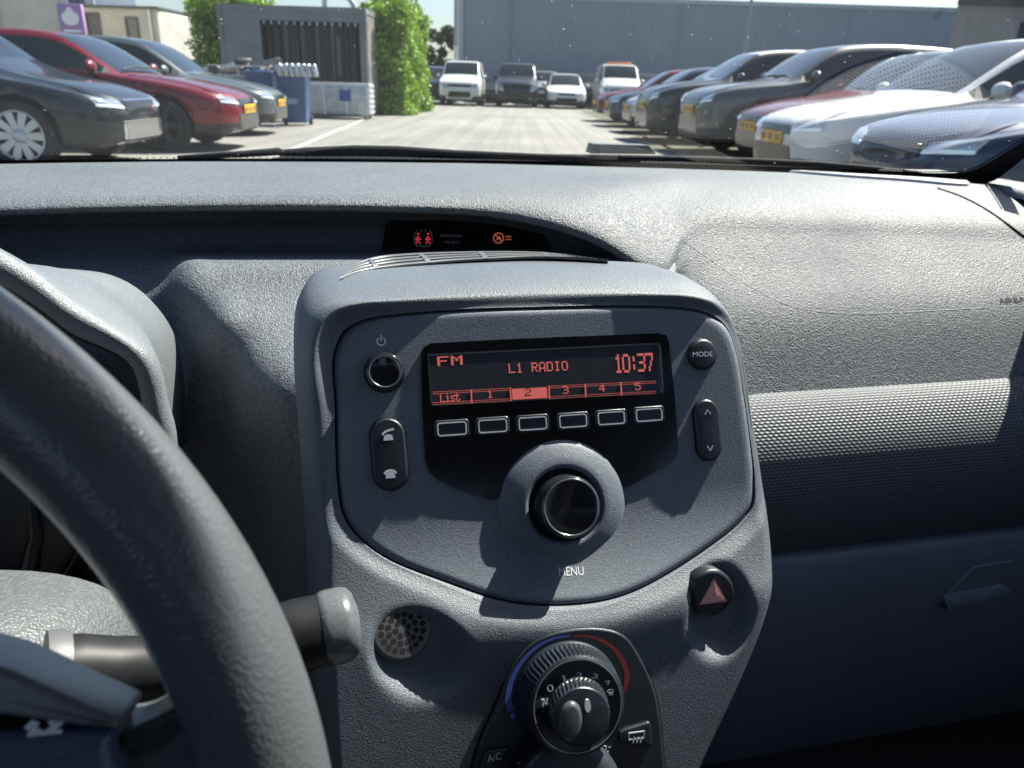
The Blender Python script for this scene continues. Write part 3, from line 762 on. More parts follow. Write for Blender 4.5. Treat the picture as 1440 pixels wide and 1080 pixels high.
def make_car(name, kind, pcol, label, cat, loc, rz, group=None, hscale=1.0, dark_rim=False, roof=None, grille='black', plate=True, beacon=False, detail=True, rimbig=False, wind=True):
    rt = empty(name, loc, rz, label, cat, group)
    Lc, Wc, key, xs, rows = car_shell(kind, hscale)
    n = len(rows[0]); hw = Wc / 2
    cow = key[6][0]; hdr = key[9][0]; re0 = key[13][0]; re1 = key[15][0]
    bp = .50 if kind != 'van' else .46
    me_v = [p for r in rows for p in r]; fs = []; ms = []
    H = 14                                  # points on the half ring
    for i in range(len(rows) - 1):
        xm = (xs[i] + xs[i + 1]) / 2
        for j in range(n):
            k = (j + 1) % n
            fs.append((i * n + j, i * n + k, (i + 1) * n + k, (i + 1) * n + j))
            jj = j if j < H - 1 else n - 1 - j      # row on the half ring
            m_ = 0
            if jj == 7 and cow + .03 < xm < re1 - .015 and abs(xm - bp) > .008 and (kind != 'van' or xm < bp) and abs(xm - (re0 - .055)) > .014: m_ = 1
            elif jj in (7, 6, 8) and cow + .02 < xm < re1 - .02 and not (kind == 'van' and xm > bp): m_ = 2 if jj == 7 else (2 if jj == 6 and False else 0)
            if jj in (10, 11, 12) and cow < xm < hdr - .005: m_ = 3
            if jj in (11, 12) and re0 + .005 < xm < re1 - .012: m_ = 4
            if jj <= 2: m_ = 2
            if roof and jj >= 9 and hdr - .01 < xm < re0 + .02: m_ = 5
            ms.append(m_)
    o = len(me_v)
    me_v += [sum(rows[0], Vector()) / n, sum(rows[-1], Vector()) / n]
    for j in range(n):
        k = (j + 1) % n
        fs.append((o, k, j)); ms.append(0)
        fs.append((o + 1, (len(rows) - 1) * n + j, (len(rows) - 1) * n + k)); ms.append(0)
    me = bpy.data.meshes.new('body'); me.from_pydata(me_v, [], fs)
    for _ in range(6): me.materials.append(None)
    me.polygons.foreach_set('material_index', ms)
    bm = bmesh.new(); bm.from_mesh(me); bmesh.ops.recalc_face_normals(bm, faces=bm.faces[:])
    bvh = BVHTree.FromBMesh(bm)
    bm.to_mesh(me); bm.free()
    wr = .335 if kind == 'suv' else (.32 if kind == 'hatch' else .33)
    wx = [Lc / 2 - (.19 if kind != 'van' else .19) * Lc, Lc / 2 - (.80 if kind != 'van' else .815) * Lc]
    # wheel arches cut with cylinders
    ob = bpy.data.objects.new('body', me); COL.objects.link(ob)
    cut = MB()
    for x in wx:
        for s in (-1, 1):
            ring = []
            for a in range(28): ring.append((x + (wr + .05) * math.cos(2 * PI * a / 28), wr + (wr + .05) * math.sin(2 * PI * a / 28)))
            cut.prism(ring, hw - .30, hw + .3, 0, Matrix.Rotation(PI / 2, 4, 'X') if s < 0 else Matrix.Translation((0, 0, 0)) @ Matrix(((1, 0, 0, 0), (0, 0, -1, 0), (0, 1, 0, 0), (0, 0, 0, 1))))
    cm = MB()
    for x in wx:
        for s in (-1, 1):
            vs = [Vector((x + (wr + .05) * math.cos(2 * PI * a / 28), yy, wr + (wr + .05) * math.sin(2 * PI * a / 28))) for yy in (s * (hw - .30), s * (hw + .2)) for a in range(28)]
            cm.add(vs, [[a, (a + 1) % 28, 28 + (a + 1) % 28, 28 + a] for a in range(28)] + [list(range(28))[::-1], list(range(28, 56))], 2)
    cme_o = cm.build('arch_cutter', [M_TRIM, M_TRIM, M_TRIM])
    md = ob.modifiers.new('cut', 'BOOLEAN'); md.operation = 'DIFFERENCE'; md.object = cme_o; md.solver = 'EXACT'
    dg = bpy.context.evaluated_depsgraph_get()
    res = bpy.data.meshes.new_from_object(ob.evaluated_get(dg))
    bpy.data.objects.remove(ob); cmd_ = cme_o.data; bpy.data.objects.remove(cme_o); bpy.data.meshes.remove(cmd_)
    # split by material into parts
    vs = [v.co.copy() for v in res.vertices]
    def part(sel, nm, mats, parent, idx, smooth=True, off=0):
        g = MB(); mp_ = {}
        for p in res.polygons:
            if sel(p):
                q = []
                for vi in p.vertices:
                    if vi not in mp_: mp_[vi] = len(g.v); g.v.append(tuple(vs[vi]))
                    q.append(mp_[vi])
                g.f.append(q); g.m.append(idx(p)); g.sm.append(smooth)
        if not g.f: return None
        return g.build(nm, mats, parent, fix=False)
    body = part(lambda p: p.material_index in (0, 2, 5), 'body', [pcol, M_TRIM, roof or pcol], rt, lambda p: {0: 0, 2: 1, 5: 2}[p.material_index])
    for pl in body.data.polygons:
        if pl.material_index == 1: pl.use_smooth = False
    part(lambda p: p.material_index == 3, 'windscreen', [M_CGLASS], rt, lambda p: 0)
    part(lambda p: p.material_index == 4, 'rear_window', [M_CGLASS], rt, lambda p: 0)
    bx = Lc / 2 - bp * Lc
    for s in (-1, 1):
        for f_ in (0, 1):
            part(lambda p: p.material_index == 1 and p.center.y * s > 0 and ((p.center.x > bx) == (f_ == 0)), 'side_window', [M_CGLASS], rt, lambda p: 0)
    bpy.data.meshes.remove(res)
    # patches laid on the body surface
    def patch(nm, quad, m_, dirn=(-1, 0, 0), nu=10, nv=4, off=.008, parent=None, thick=.012):
        d = Vector(dirn).normalized()
        rows_ = []
        a, b_, c, e = [Vector((0, *q)) for q in quad]
        for i in range(nv + 1):
            row = []
            for j in range(nu + 1):
                p = a.lerp(b_, j / nu).lerp(e.lerp(c, j / nu), i / nv)
                org = Vector((Lc / 2 - .1, p.y, p.z)) - d * 2.5
                if dirn[0] == -1 and dirn[1] == 0: org = Vector((4, p.y, p.z))
                h = bvh.ray_cast(org, d)
                if h[0] is None: return None
                row.append(h[0] - d * off)
            rows_.append(row)
        g = MB(); g.grid(rows_)
        e_ = rows_[0] + [r[-1] for r in rows_[1:]] + rows_[-1][-2::-1] + [r[0] for r in rows_[-2:0:-1]]
        g.grid([e_, [p + d * (off + .01) for p in e_]], close=True)
        return g.build(nm, m_, parent or rt)
    zf = key[2][1]
    kz = {'hatch': 0, 'suv': .16, 'van': .22}[kind]
    if kind == 'van': lq = ((.60, .66), (.84, .74), (.86, .98), (.64, .86))
    elif kind == 'suv': lq = ((.50, .74), (.83, .78), (.85, .87), (.52, .83))
    else: lq = ((.44, .585), (.80, .61), (.83, .70), (.47, .645))
    for s in (-1, 1):
        hl = patch('headlight', [(s * y * hw, z) for y, z in lq], M_LAMP, nu=10)
        if hl and detail:
            (y0, z0), (y1, z1) = lq[0], lq[1]
            patch('daytime_lamp', [(s * y0 * hw, z0 - .012), (s * y1 * hw, z1 - .012), (s * y1 * hw, z1 + .012), (s * y0 * hw, z0 + .012)], M_LED, nu=8, nv=1, off=.014, parent=hl)
    gw = lq[0][0] - .03
    patch('grille', [(-gw * hw, .55 + kz), (gw * hw, .55 + kz), (gw * hw * .95, .63 + kz * 1.1), (-gw * hw * .95, .63 + kz * 1.1)], M_GLOSSB, nu=12)
    ik = patch('lower_grille', [(-.55 * hw, .27 + kz * .4), (.55 * hw, .27 + kz * .4), (.48 * hw, .45 + kz * .6), (-.48 * hw, .45 + kz * .6)], M_GLOSSB, nu=12)
    if grille == 'lattice' and ik:
        for k in range(7):
            z = .29 + kz * .4 + .026 * k; patch('lattice_bar', [(-.54 * hw, z), (.54 * hw, z), (.54 * hw, z + .010), (-.54 * hw, z + .010)], M_CHR, nu=12, nv=1, off=.016, parent=ik)
        for k in range(16):
            y = lerp(-.53, .53, k / 15) * hw; patch('lattice_bar', [(y - .007, .28 + kz * .4), (y + .007, .28 + kz * .4), (y + .007, .44 + kz * .6), (y - .007, .44 + kz * .6)], M_CHR, nu=1, nv=6, off=.014, parent=ik)
        patch('bumper_trim', [(-.60 * hw, .24 + kz * .3), (.60 * hw, .24 + kz * .3), (.60 * hw, .262 + kz * .3), (-.60 * hw, .262 + kz * .3)], M_CHR, nu=12, nv=1, off=.02)
        patch('bonnet_trim', [(-.40 * hw, .645 + kz), (.40 * hw, .645 + kz), (.40 * hw, .66 + kz), (-.40 * hw, .66 + kz)], M_CHR, nu=12, nv=1, off=.014)
    if grille == 'lip':
        patch('bumper_trim', [(-.66 * hw, .225), (.66 * hw, .225), (.62 * hw, .255), (-.62 * hw, .255)], M_CHR, nu=12, nv=1, off=.02)
    if plate:
        zp = .455 + kz * .8
        fr = max((bvh.ray_cast(Vector((4, y, z)), Vector((-1, 0, 0)))[0].x for y in (-.26, 0, .26) for z in (zp, zp + .055, zp + .11) if bvh.ray_cast(Vector((4, y, z)), Vector((-1, 0, 0)))[0] is not None), default=Lc / 2)
        g = MB(); g.bbox(fr + .008, fr + .026, -.26, .26, zp, zp + .11, .006)
        pp = g.build('number_plate', M_PLATE, rt)
        if detail:
            g = MB()
            for k in range(8):
                if k in (2, 5): continue
                y = -.20 + .40 * k / 7; g.box(fr + .0262, fr + .0275, y - .017, y + .017, zp + .025, zp + .085)
            g.build('plate_marking', M_PLATEK, pp)
    # wheels
    Rr = wr * (.70 if not rimbig else .74)
    for x in wx:
        for s in (-1, 1):
            Mx = Matrix.Translation((x, s * (hw - .115), wr)) @ Matrix.Rotation(-s * PI / 2, 4, 'X')
            g = MB(); g.lathe([(Rr, -.10), (wr * .94, -.10), (wr, -.07), (wr, .07), (wr * .94, .098), (Rr * 1.02, .10), (Rr, .085)], 36, 0, Mx)
            ty = g.build('wheel', M_TYRE, rt)
            g = MB(); g.lathe([(Rr, .085), (Rr * .93, .092), (Rr * .90, .06), (Rr * .88, .0), (0, .0)], 36, 1, Mx)
            g.lathe([(Rr * 1.0, .088), (Rr * .99, .097), (Rr * .92, .095), (Rr * .9, .06)], 36, 0, Mx)
            ns = 10 if not dark_rim else 5
            for k in range(ns):
                a = 2 * PI * k / ns; M2 = Mx @ Matrix.Rotation(a, 4, 'Z')
                w0, w1 = (.026, .040) if ns == 10 else (.04, .03)
                g.prism([(.04, -w0), (Rr * .93, -w1), (Rr * .93, w1), (.04, w0)], .055, .085, 0, M2)
            g.lathe([(0, .094), (.05, .092), (.066, .08), (.066, .05)], 20, 0, Mx)
            g.build('rim', [M_RIMD if dark_rim else M_RIM, M_TRIM], ty)
    # mirrors and handles
    xm = Lc / 2 - (cow + .055) * Lc; zm = key[6][2] + .09
    for s in (-1, 1):
        g = MB()
        bmm = bmesh.new(); bmesh.ops.create_icosphere(bmm, subdivisions=3, radius=1)
        for v in bmm.verts:
            c = v.co; v.co = Vector((xm + c.x * .07 * (1 if c.x > 0 else .55), s * (hw + .07) + c.y * .115, zm + c.z * .075))
        g.bm(bmm, 0, None, True)
        g.bbox(xm - .04, xm + .03, *(sorted((s * (hw - .05), s * (hw + .04)))), zm - .085, zm - .045, .012, 1)
        g.build('mirror', [pcol, M_TRIM], rt)
        if detail:
            for xd in (bp + .02, .70):
                if kind == 'van' and xd > .6: continue
                xx = Lc / 2 - xd * Lc; zz = key[6][2] - .10
                h = bvh.ray_cast(Vector((xx, s * 3, zz)), Vector((0, -s, 0)))
                if h[0]:
                    g = MB(); g.bbox(xx - .09, xx + .09, *(sorted((h[0].y - s * .005, h[0].y + s * .03))), zz - .015, zz + .015, .01); g.build('door_handle', pcol, rt)
    # shut lines of doors and bonnet
    g = MB()
    for s in (-1, 1):
        for xd in ((cow + .075, bp, .715) if kind != 'van' else (cow + .06, bp)):
            pts = []
            for k in range(9):
                zz = lerp(.34, key[7][2] - .015, k / 8); xx = Lc / 2 - (xd + (.012 * math.sin(k / 8 * PI) if xd != .715 else .02 * (k / 8) ** 2)) * Lc
                hh = bvh.ray_cast(Vector((xx, s * 3, zz)), Vector((0, -s, 0)))
                if hh[0]: pts.append(hh[0] + Vector((0, s * .001, 0)))
            if len(pts) > 2: g.tube(pts, .007, 5)
        pts = []
        for k in range(10):
            xx = Lc / 2 - lerp(.02, cow - .01, k / 9) * Lc
            hh = bvh.ray_cast(Vector((xx, s * hw * .70, 3)), Vector((0, 0, -1)))
            if hh[0]: pts.append(hh[0])
        if len(pts) > 2: g.tube(pts, .006, 5)
    if g.v: g.build('shut_lines', M_GLOSSB, rt)
    # cabin seen through nothing but still there: wipers at the windscreen base
    g = MB(); xw = Lc / 2 - (cow + .004) * Lc; zw = key[6][1] + .02
    g.tube([(xw, -.6, zw - .03), (xw - .03, -.1, zw + .012), (xw - .02, .25, zw)], .012, 6); g.tube([(xw, 0, zw), (xw - .03, .4, zw + .005), (xw - .0, .68, zw - .04)], .012, 6)
    g.build('wiper', M_TRIM, rt)
    if beacon:
        g = MB(); zr = key[10][1] + .012; x = Lc / 2 - .43 * Lc
        g.bbox(x - .12, x + .12, -.55, .55, zr + .03, zr + .15, .03, 0); g.box(x - .05, x + .05, -.4, .4, zr - .02, zr + .032, 0)
        g.build('beacon_bar', [M_ORANGE], rt)
    return rt

P_DGREY = paint('paint_dark_grey', (.010, .014, .020), .5)
P_RED = paint('paint_red', (.15, .004, .012), .35, .3)
P_GREEN = paint('paint_grey_green', (.10, .125, .125), .5)
P_WHITE = paint('paint_white', (.55, .56, .56), 0)
P_SILVER = paint('paint_silver', (.42, .43, .44), .6)
P_BLACK = paint('paint_black', (.012, .013, .016), .3)
P_NAVY = paint('paint_navy', (.02, .035, .075), .5)
P_GREY = paint('paint_grey', (.085, .09, .092), .5)
P_TAUPE = paint('paint_taupe', (.17, .165, .15), .5)
P_SKY = paint('paint_light_blue', (.20, .28, .36), .5)

def park(u, y, kind, pcol, side, label, **k):
    """side -1: left row, nose to the right; +1: right row, nose to the left; u is the image column of the nose centre"""
    Lc = DIMS[kind][0]
    x = xat(u, y)
    rz = R(4) if side < 0 else R(180 + 4)
    h = Vector((math.cos(rz), math.sin(rz)))
    c = Vector((x, y)) - h * Lc / 2
    return make_car('parked_car', kind, pcol, label, 'car', (c.x, c.y, 0), rz, 'cars parked along both sides of the lot', **k)

park(192, 8.3, 'hatch', P_DGREY, -1, 'dark grey car with silver multi-spoke wheels and chrome lattice grille, nearest on the left', grille='lattice', plate=False, rimbig=True, hscale=1.06)
park(345, 10.6, 'hatch', P_RED, -1, 'red hatchback with yellow number plate between two dark cars', dark_rim=True, grille='lip', hscale=.95)
park(392, 13.6, 'hatch', P_GREEN, -1, 'grey-green hatchback parked beside the blue bin', dark_rim=True, hscale=1.0)
park(1262, 5.3, 'hatch', P_NAVY, 1, 'dark navy car at the right edge, nearest on the right', dark_rim=True, plate=False)
park(1096, 7.7, 'hatch', P_WHITE, 1, 'white hatchback with dark wheels, between the navy car and the red one', dark_rim=True)
park(1060, 10.0, 'hatch', P_RED, 1, 'dark red hatchback on the right between white and grey cars', dark_rim=True)
park(972, 12.3, 'suv', P_GREY, 1, 'dark grey tall estate car on the right with bright roof rail', dark_rim=True, hscale=.985)
park(905, 15.0, 'suv', P_BLACK, 1, 'black estate car with pale roof on the right behind the dark grey one', dark_rim=True, roof=P_WHITE)
park(884, 17.6, 'hatch', P_SILVER, 1, 'silver hatchback in the right row beyond the black estate car')
park(856, 20.3, 'hatch', P_NAVY, 1, 'blue black hatchback with low nose in the right row')
park(838, 23.2, 'hatch', P_RED, 1, 'maroon hatchback mostly hidden at the far end of the right row', detail=False)

def face(u, y, kind, pcol, label, name='parked_car', cat='car', rz=-90, **k):
    Lc = DIMS[kind][0]
    return make_car(name, kind, pcol, label, cat, (xat(u, y), y + Lc / 2, 0), R(rz), 'vehicles lined up in front of the warehouse', plate=False, **k)
face(646, 34.5, 'van', P_WHITE, 'white compact van with black grille at the hedge end of the line', 'van', 'van')
face(727, 34.5, 'van', P_DGREY, 'dark grey van in the line facing us before the warehouse', 'van', 'van')
face(766, 40.0, 'suv', P_SILVER, 'pale car half hidden behind the dark grey van', detail=False)
face(798, 34.5, 'hatch', P_WHITE, 'white hatchback with black lower bumper facing us')
face(833, 40.0, 'suv', P_BLACK, 'black car behind the white hatchback', detail=False)
face(876, 35.0, 'van', P_WHITE, 'white van with an orange beacon bar on its roof', 'van', 'van', hscale=1.04, beacon=True)
face(690, 40.5, 'hatch', P_BLACK, 'black car in the gap between the white and the dark grey van', detail=False)
face(606, 36.5, 'suv', P_DGREY, 'dark car just showing beside the sunlit hedge', detail=False)
face(920, 37.0, 'suv', P_DGREY, 'dark tall car beyond the van with the orange beacon', detail=False)
# ================================================================== OWN CAR, SEEN FROM INSIDE
# Cabin coordinates: x to the car's right, y forward, z up, origin at the viewer's eye.
EYE = Vector((0, 0, CAMH))
own = empty('small_car', (0, 0, 0), YAW, 'small car around the viewer: grey dashboard, radio and steering wheel', 'car')
def cray(u, v):
    d = ray(u, v); d.rotate(Matrix.Rotation(-YAW, 3, 'Z')); return d
def PY(u, v, y): d = cray(u, v); return d * (y / d.y)
def PZ(u, v, z): d = cray(u, v); return d * (z / d.z)
def part(g, name, mats, parent=None, M=None, fix=True):
    """parent None: a part of the car; else a sub-part that shares its parent's frame"""
    if parent is None:
        return g.build(name, mats, own, (Matrix.Translation(EYE) @ M) if M is not None else Matrix.Translation(EYE), fix=fix)
    return g.build(name, mats, parent, fix=fix)
def bvh_of(*objs):
    vs, fs = [], []
    for o in objs:
        k = len(vs); vs += [v.co.copy() for v in o.data.vertices]; fs += [[i + k for i in p.vertices] for p in o.data.polygons]
    return BVHTree.FromPolygons(vs, fs)
def hit(bv, u, v, off=0.0):
    d = cray(u, v).normalized(); h = bv.ray_cast(Vector(), d)
    if h[0] is None: return None
    n = h[1] if h[1].dot(d) < 0 else -h[1]
    return h[0] + n * off
def hitn(bv, u, v):
    d = cray(u, v).normalized(); h = bv.ray_cast(Vector(), d)
    n = h[1] if h[1].dot(d) < 0 else -h[1]
    return h[0], n

M_DASH = grain('dash_plastic', (.106, .119, .132), .52, 820, 1.0, .0005, .34, dust=.4, glint=.32)
M_DASHF = grain('dash_face_plastic', (.122, .139, .158), .50, 820, .85, .0005, .38, dust=.25, glint=.28)
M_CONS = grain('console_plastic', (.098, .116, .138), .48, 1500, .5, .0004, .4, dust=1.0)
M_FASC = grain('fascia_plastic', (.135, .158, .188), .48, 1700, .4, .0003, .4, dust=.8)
M_BLACKP = mat('piano_black', (.006, .007, .009), .12, spec=.5)
M_BUTTON = grain('button_plastic', (.015, .021, .029), .34, 2600, .2, .0003, .5, dust=.2)
M_KNOB = mat('knob_gloss', (.012, .014, .017), .10, spec=.6)
M_RING = mat('knob_bright_edge', (.35, .37, .40), .22, .8)
M_GROOVE = mat('dark_gap', (.004, .004, .005), .8)
M_INK = mat('legend_ink', (.78, .82, .85), .5)
M_INKD = mat('legend_dim', (.45, .47, .5), .5)
M_LCD = mat('lcd_glass', (.045, .048, .06), .12, spec=.5)
M_RED = mat('lcd_red_glow', (.05, .01, .01), .4, emit=(1.0, .22, .19), estr=.16)
M_REDK = mat('lcd_dark_text', (.03, .006, .006), .4)
M_SATIN = mat('satin_pad', (.09, .12, .19), .30, .2)
M_GRILLD = mat('vent_plastic', (.10, .11, .12), .35)

# ------------------------------------------------------------------ dashboard
U = [-260, -100, 0, 130, 260, 400, 560, 680, 770, 840, 932, 966, 1005, 1080, 1200, 1330, 1450, 1600]
def cols(f): return [f(u) for u in U]
def pl_interp(pts, u):
    if u <= pts[0][0]: return pts[0][1] + (u - pts[0][0]) * (pts[1][1] - pts[0][1]) / (pts[1][0] - pts[0][0])
    for a, b in zip(pts, pts[1:]):
        if u <= b[0]: return lerp(a[1], b[1], (u - a[0]) / (b[0] - a[0]))
    return pts[-1][1] + (u - pts[-1][0]) * (pts[-1][1] - pts[-2][1]) / (pts[-1][0] - pts[-2][0])
W_V = [(-260, 235), (0, 233), (300, 230), (640, 232), (900, 239), (1160, 250), (1320, 262), (1400, 271), (1450, 284), (1600, 330)]
def wv(u): return pl_interp(W_V, u)
LIP = [(-260, 308), (0, 303), (200, 297), (400, 296), (560, 298), (680, 304), (760, 317), (820, 336), (870, 357), (905, 380), (940, 400)]
rows = []
rows.append([PZ(u, wv(u) - 1, -.104) for u in U])
def topz(u, f_, y1, z):
    yw = PZ(u, wv(u) - 1, -.104).y; y = lerp(yw, y1, f_); q = PY(u, lerp(wv(u), 275, f_), y); q.z = z; return q
def ytop(u): return lerp(.690, .765, sstep(850, 1050, u))
rows.append([topz(u, .10, ytop(u), -.0985) for u in U])
rows.append([topz(u, .45, ytop(u), -.0945) for u in U])
rows.append([topz(u, 1.0, ytop(u), lerp(-.0925, -.0965, sstep(850, 1050, u))) for u in U])
r3, r3b, r4, r5, r6 = [], [], [], [], []
for u in U:
    if u < 945:
        lv = pl_interp(LIP, u)
        yl = .645 if u < 700 else lerp(.645, .61, (u - 700) / 200)
        a = PY(u, lv - pl_interp([(0, 20), (600, 21), (900, 34)], u), yl + .012)
        r3.append(a); r3b.append(PY(u, lv - 8, yl - .001)); r4.append(PY(u, lv, yl))
        q = PY(u, lv, yl)
        r5.append(Vector((q.x, q.y + .045, q.z - .004))); r6.append(Vector((q.x, q.y + .075, q.z - .03)))
    else:
        k = sstep(890, 1010, u)
        r3.append(PY(u, lerp(345, 300 + (u - 1000) * .03, k), lerp(.625, .675, k)))
        r3b.append(PY(u, lerp(375, 330 + (u - 1000) * .02, k), lerp(.605, .655, k)))
        r4.append(PY(u, lerp(400, 372, k), lerp(.60, .628, k)))
        r5.append(PY(u, lerp(430, 441 - (u - 1000) * .02, k), lerp(.62, .586, k)))
        r6.append(PY(u, lerp(520, 560 - (u - 1065) * .066, k), lerp(.60, .540, k)))
rows += [r3, r3b, r4, r5, r6]
g = MB(); g.grid(loft(rows, 6, 6))
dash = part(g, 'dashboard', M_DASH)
dbv = bvh_of(dash)

# recess wall under the brow, shelf and left-hand face
UF = [-220, -60, 60, 150, 215, 265, 310, 352, 395, 440, 500, 600, 760, 950]
def frow(vs, ys):
    return [PY(u, pl_interp(vs, u), pl_interp(ys, u)) for u in UF]
fr = [
 frow([(-220, 290), (950, 292)], [(-220, .735), (950, .735)]),
 frow([(-220, 322), (950, 318)], [(-220, .700), (950, .700)]),
 frow([(-220, 352), (400, 350), (950, 352)], [(-220, .672), (950, .672)]),
 frow([(-220, 385), (150, 395), (215, 388), (265, 372), (310, 371), (950, 370)], [(-220, .62), (150, .635), (215, .635), (265, .618), (950, .617)]),
 frow([(-220, 430), (150, 430), (265, 410), (310, 408), (950, 405)], [(-220, .60), (60, .61), (150, .615), (215, .612), (265, .595), (310, .592), (950, .592)]),
 frow([(-220, 490), (150, 480), (265, 470), (310, 462), (950, 455)], [(-220, .58), (60, .60), (150, .60), (215, .600), (265, .588), (310, .560), (352, .556), (950, .553)]),
 frow([(-220, 590), (150, 570), (265, 560), (310, 555), (950, 550)], [(-220, .57), (60, .60), (150, .60), (215, .588), (265, .580), (310, .566), (352, .522), (395, .505), (440, .500), (950, .50)]),
 frow([(-220, 720), (950, 690)], [(-220, .57), (60, .60), (150, .61), (265, .58), (310, .57), (352, .55), (395, .505), (440, .480), (950, .47)]),
 frow([(-220, 880), (950, 860)], [(-220, .57), (60, .60), (150, .61), (265, .58), (352, .55), (395, .515), (440, .480), (950, .46)]),
 frow([(-220, 1200), (950, 1200)], [(-220, .57), (60, .60), (265, .58), (352, .55), (440, .48), (950, .45)]),
]
g = MB(); g.grid(loft(fr, 6, 6))
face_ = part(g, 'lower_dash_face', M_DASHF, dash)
fbv = bvh_of(face_)

# passenger side: woven-look trim strip, then the lower panel with the glove box
prof = [(553, .543), (558, .538), (575, .5265), (600, .5145), (632, .503), (668, .4945), (703, .490), (738, .490), (762, .4935), (778, .501), (790, .512)]
xa, xb = PY(860, 560, .538).x, PY(1640, 520, .538).x
m, n, b = nodes('trim_weave'); L = n.links.new
uvn = n.nodes.new('ShaderNodeUVMap'); sp = n.nodes.new('ShaderNodeSeparateXYZ'); L(uvn.outputs[0], sp.inputs[0])
def math_(op, a, c=None, val=None):
    x = n.nodes.new('ShaderNodeMath'); x.operation = op
    L(a, x.inputs[0])
    if c is not None: L(c, x.inputs[1])
    if val is not None: x.inputs[1].default_value = val
    return x.outputs[0]
vrow = math_('MULTIPLY', sp.outputs[1], val=1 / .0029)
fl = math_('FLOOR', vrow)
odd = math_('MODULO', fl, val=2.0)
ush = math_('ADD', math_('MULTIPLY', sp.outputs[0], val=1 / .0052), math_('MULTIPLY', odd, val=.5))
cu = math_('SINE', math_('MULTIPLY', ush, val=2 * PI)); cv = math_('SINE', math_('MULTIPLY', math_('FRACT', vrow), val=PI))
cu2 = math_('MULTIPLY', math_('ADD', cu, val=1.0), val=.5)
hgt = math_('MULTIPLY', math_('POWER', cu2, val=.6), cv)
bp = n.nodes.new('ShaderNodeBump'); bp.inputs['Distance'].default_value = .0007; bp.inputs['Strength'].default_value = .9
L(hgt, bp.inputs['Height']); L(bp.outputs[0], b.inputs['Normal'])
b.inputs['Base Color'].default_value = (.094, .106, .120, 1); b.inputs['Roughness'].default_value = .5; b.inputs['Specular IOR Level'].default_value = .35
M_WEAVE = m
curve = crom([(*((lambda q: (q.y, q.z))(PY(1065, v, y))), 0) for v, y in prof], 5)
NX = 40
rows = [[Vector((lerp(xa, xb, j / NX), p.x, p.y)) for j in range(NX + 1)] for p in curve]
g = MB(); g.grid(rows)
g.add([rows[i][0] for i in range(len(rows))] + [rows[i][0] + Vector((0, .12, 0)) for i in range(len(rows))], [(i, i + 1, len(rows) + i + 1, len(rows) + i) for i in range(len(rows) - 1)])
trim = part(g, 'trim_strip', M_WEAVE, dash)
me = trim.data; uvl = me.uv_layers.new(name='UVMap')
ac = [0]
for p, q in zip(curve, curve[1:]): ac.append(ac[-1] + (q - p).length)
for lp in me.loops:
    vi = lp.vertex_index
    i, j = (vi // (NX + 1), vi % (NX + 1)) if vi < len(curve) * (NX + 1) else (0, 0)
    uvl.data[lp.index].uv = (lerp(xa, xb, j / NX), ac[i])
prof2 = [(772, .512), (779, .503), (790, .494), (815, .490), (860, .492), (920, .502), (1000, .525), (1080, .56), (1200, .62)]
curve2 = crom([(*((lambda q: (q.y, q.z))(PY(1085, v, y))), 0) for v, y in prof2], 5)
xa2 = PY(800, 800, .50).x
g = MB(); g.grid([[Vector((lerp(xa2, xb, j / 20), p.x, p.y)) for j in range(21)] for p in curve2])
M_LOWP = grain('lower_panel_plastic', (.19, .23, .29), .5, 900, .4, .0005, .4)
glove = part(g, 'glove_box', M_LOWP, dash)
gbv = bvh_of(glove)
# pull of the glove box: a shallow pocket outline with a ledge below
g = MB()
pp = [hit(gbv, u, v, .0006) for u, v in ((1322, 846), (1346, 820), (1370, 797), (1398, 792), (1424, 788))]
g.tube(pp, .0011, 6, 0)
lo = [hit(gbv, u, v, .0) for u, v in ((1318, 851), (1345, 846), (1372, 841), (1398, 834), (1408, 826))]
hi = [p + Vector((0, -.013, .0045)) for p in lo]
bk = [hit(gbv, u, v, .0005) for u, v in ((1326, 836), (1350, 830), (1376, 826), (1396, 822), (1404, 818))]
g.grid([lo, hi, bk], 1)
part(g, 'glove_box_pull', [mat('pull_edge', (.26, .30, .36), .45), mat('pull_lip', (.20, .25, .32), .5)], dash)

# seams of the airbag door and its lettering
def seam(pts, r, name, m_):
    P = [hit(dbv, u, v, -r * .35 if m_ is not M_GROOVE else r * .3) for u, v in [(q.x, q.y) for q in crom([(a, b_, 0) for a, b_ in pts], 6)]]
    g = MB(); g.tube([p for p in P if p is not None], r, 6); part(g, name, m_, dash)
seam([(938, 322), (965, 342), (1000, 366), (1050, 400), (1100, 426), (1150, 438), (1220, 441), (1330, 436), (1470, 428)], .00045, 'airbag_seam', mat('seam_edge', (.24, .26, .28), .5))
seam([(1318, 265), (1350, 276), (1385, 294), (1420, 318), (1470, 356)], .0011, 'panel_joint', M_GROOVE)
def lettering(bv, txt, A, B, hpx, name, m_, parent, off=.0004, obj=None, font=None):
    a, nrm = hitn(bv, *A); c, _ = hitn(bv, *B)
    place_text(txt, a + nrm * off, c + nrm * off, nrm, hpx * a.length / FPX, name, m_, parent)
def place_text(txt, a, c, nrm, hgt, name, m_, parent, collect=None, mi=0):
    ex = (c - a); wid = ex.length; ex.normalize(); ey = nrm.cross(ex).normalized()
    if ey.z < 0 and abs(ey.z) > .05 and False: ey = -ey
    vs, fs = text_mesh(txt, 1.0)
    mx = max(v[0] for v in vs); mn = min(v[0] for v in vs); my = max(v[1] for v in vs); mny = min(0, min(v[1] for v in vs))
    P = [a + ex * ((v[0] - mn) / (mx - mn) * wid) + ey * (v[1] / my * hgt) for v in vs]
    if collect is not None: collect.add(P, fs, mi); return
    g = MB(); g.add(P, fs); part(g, name, m_, parent, fix=False)
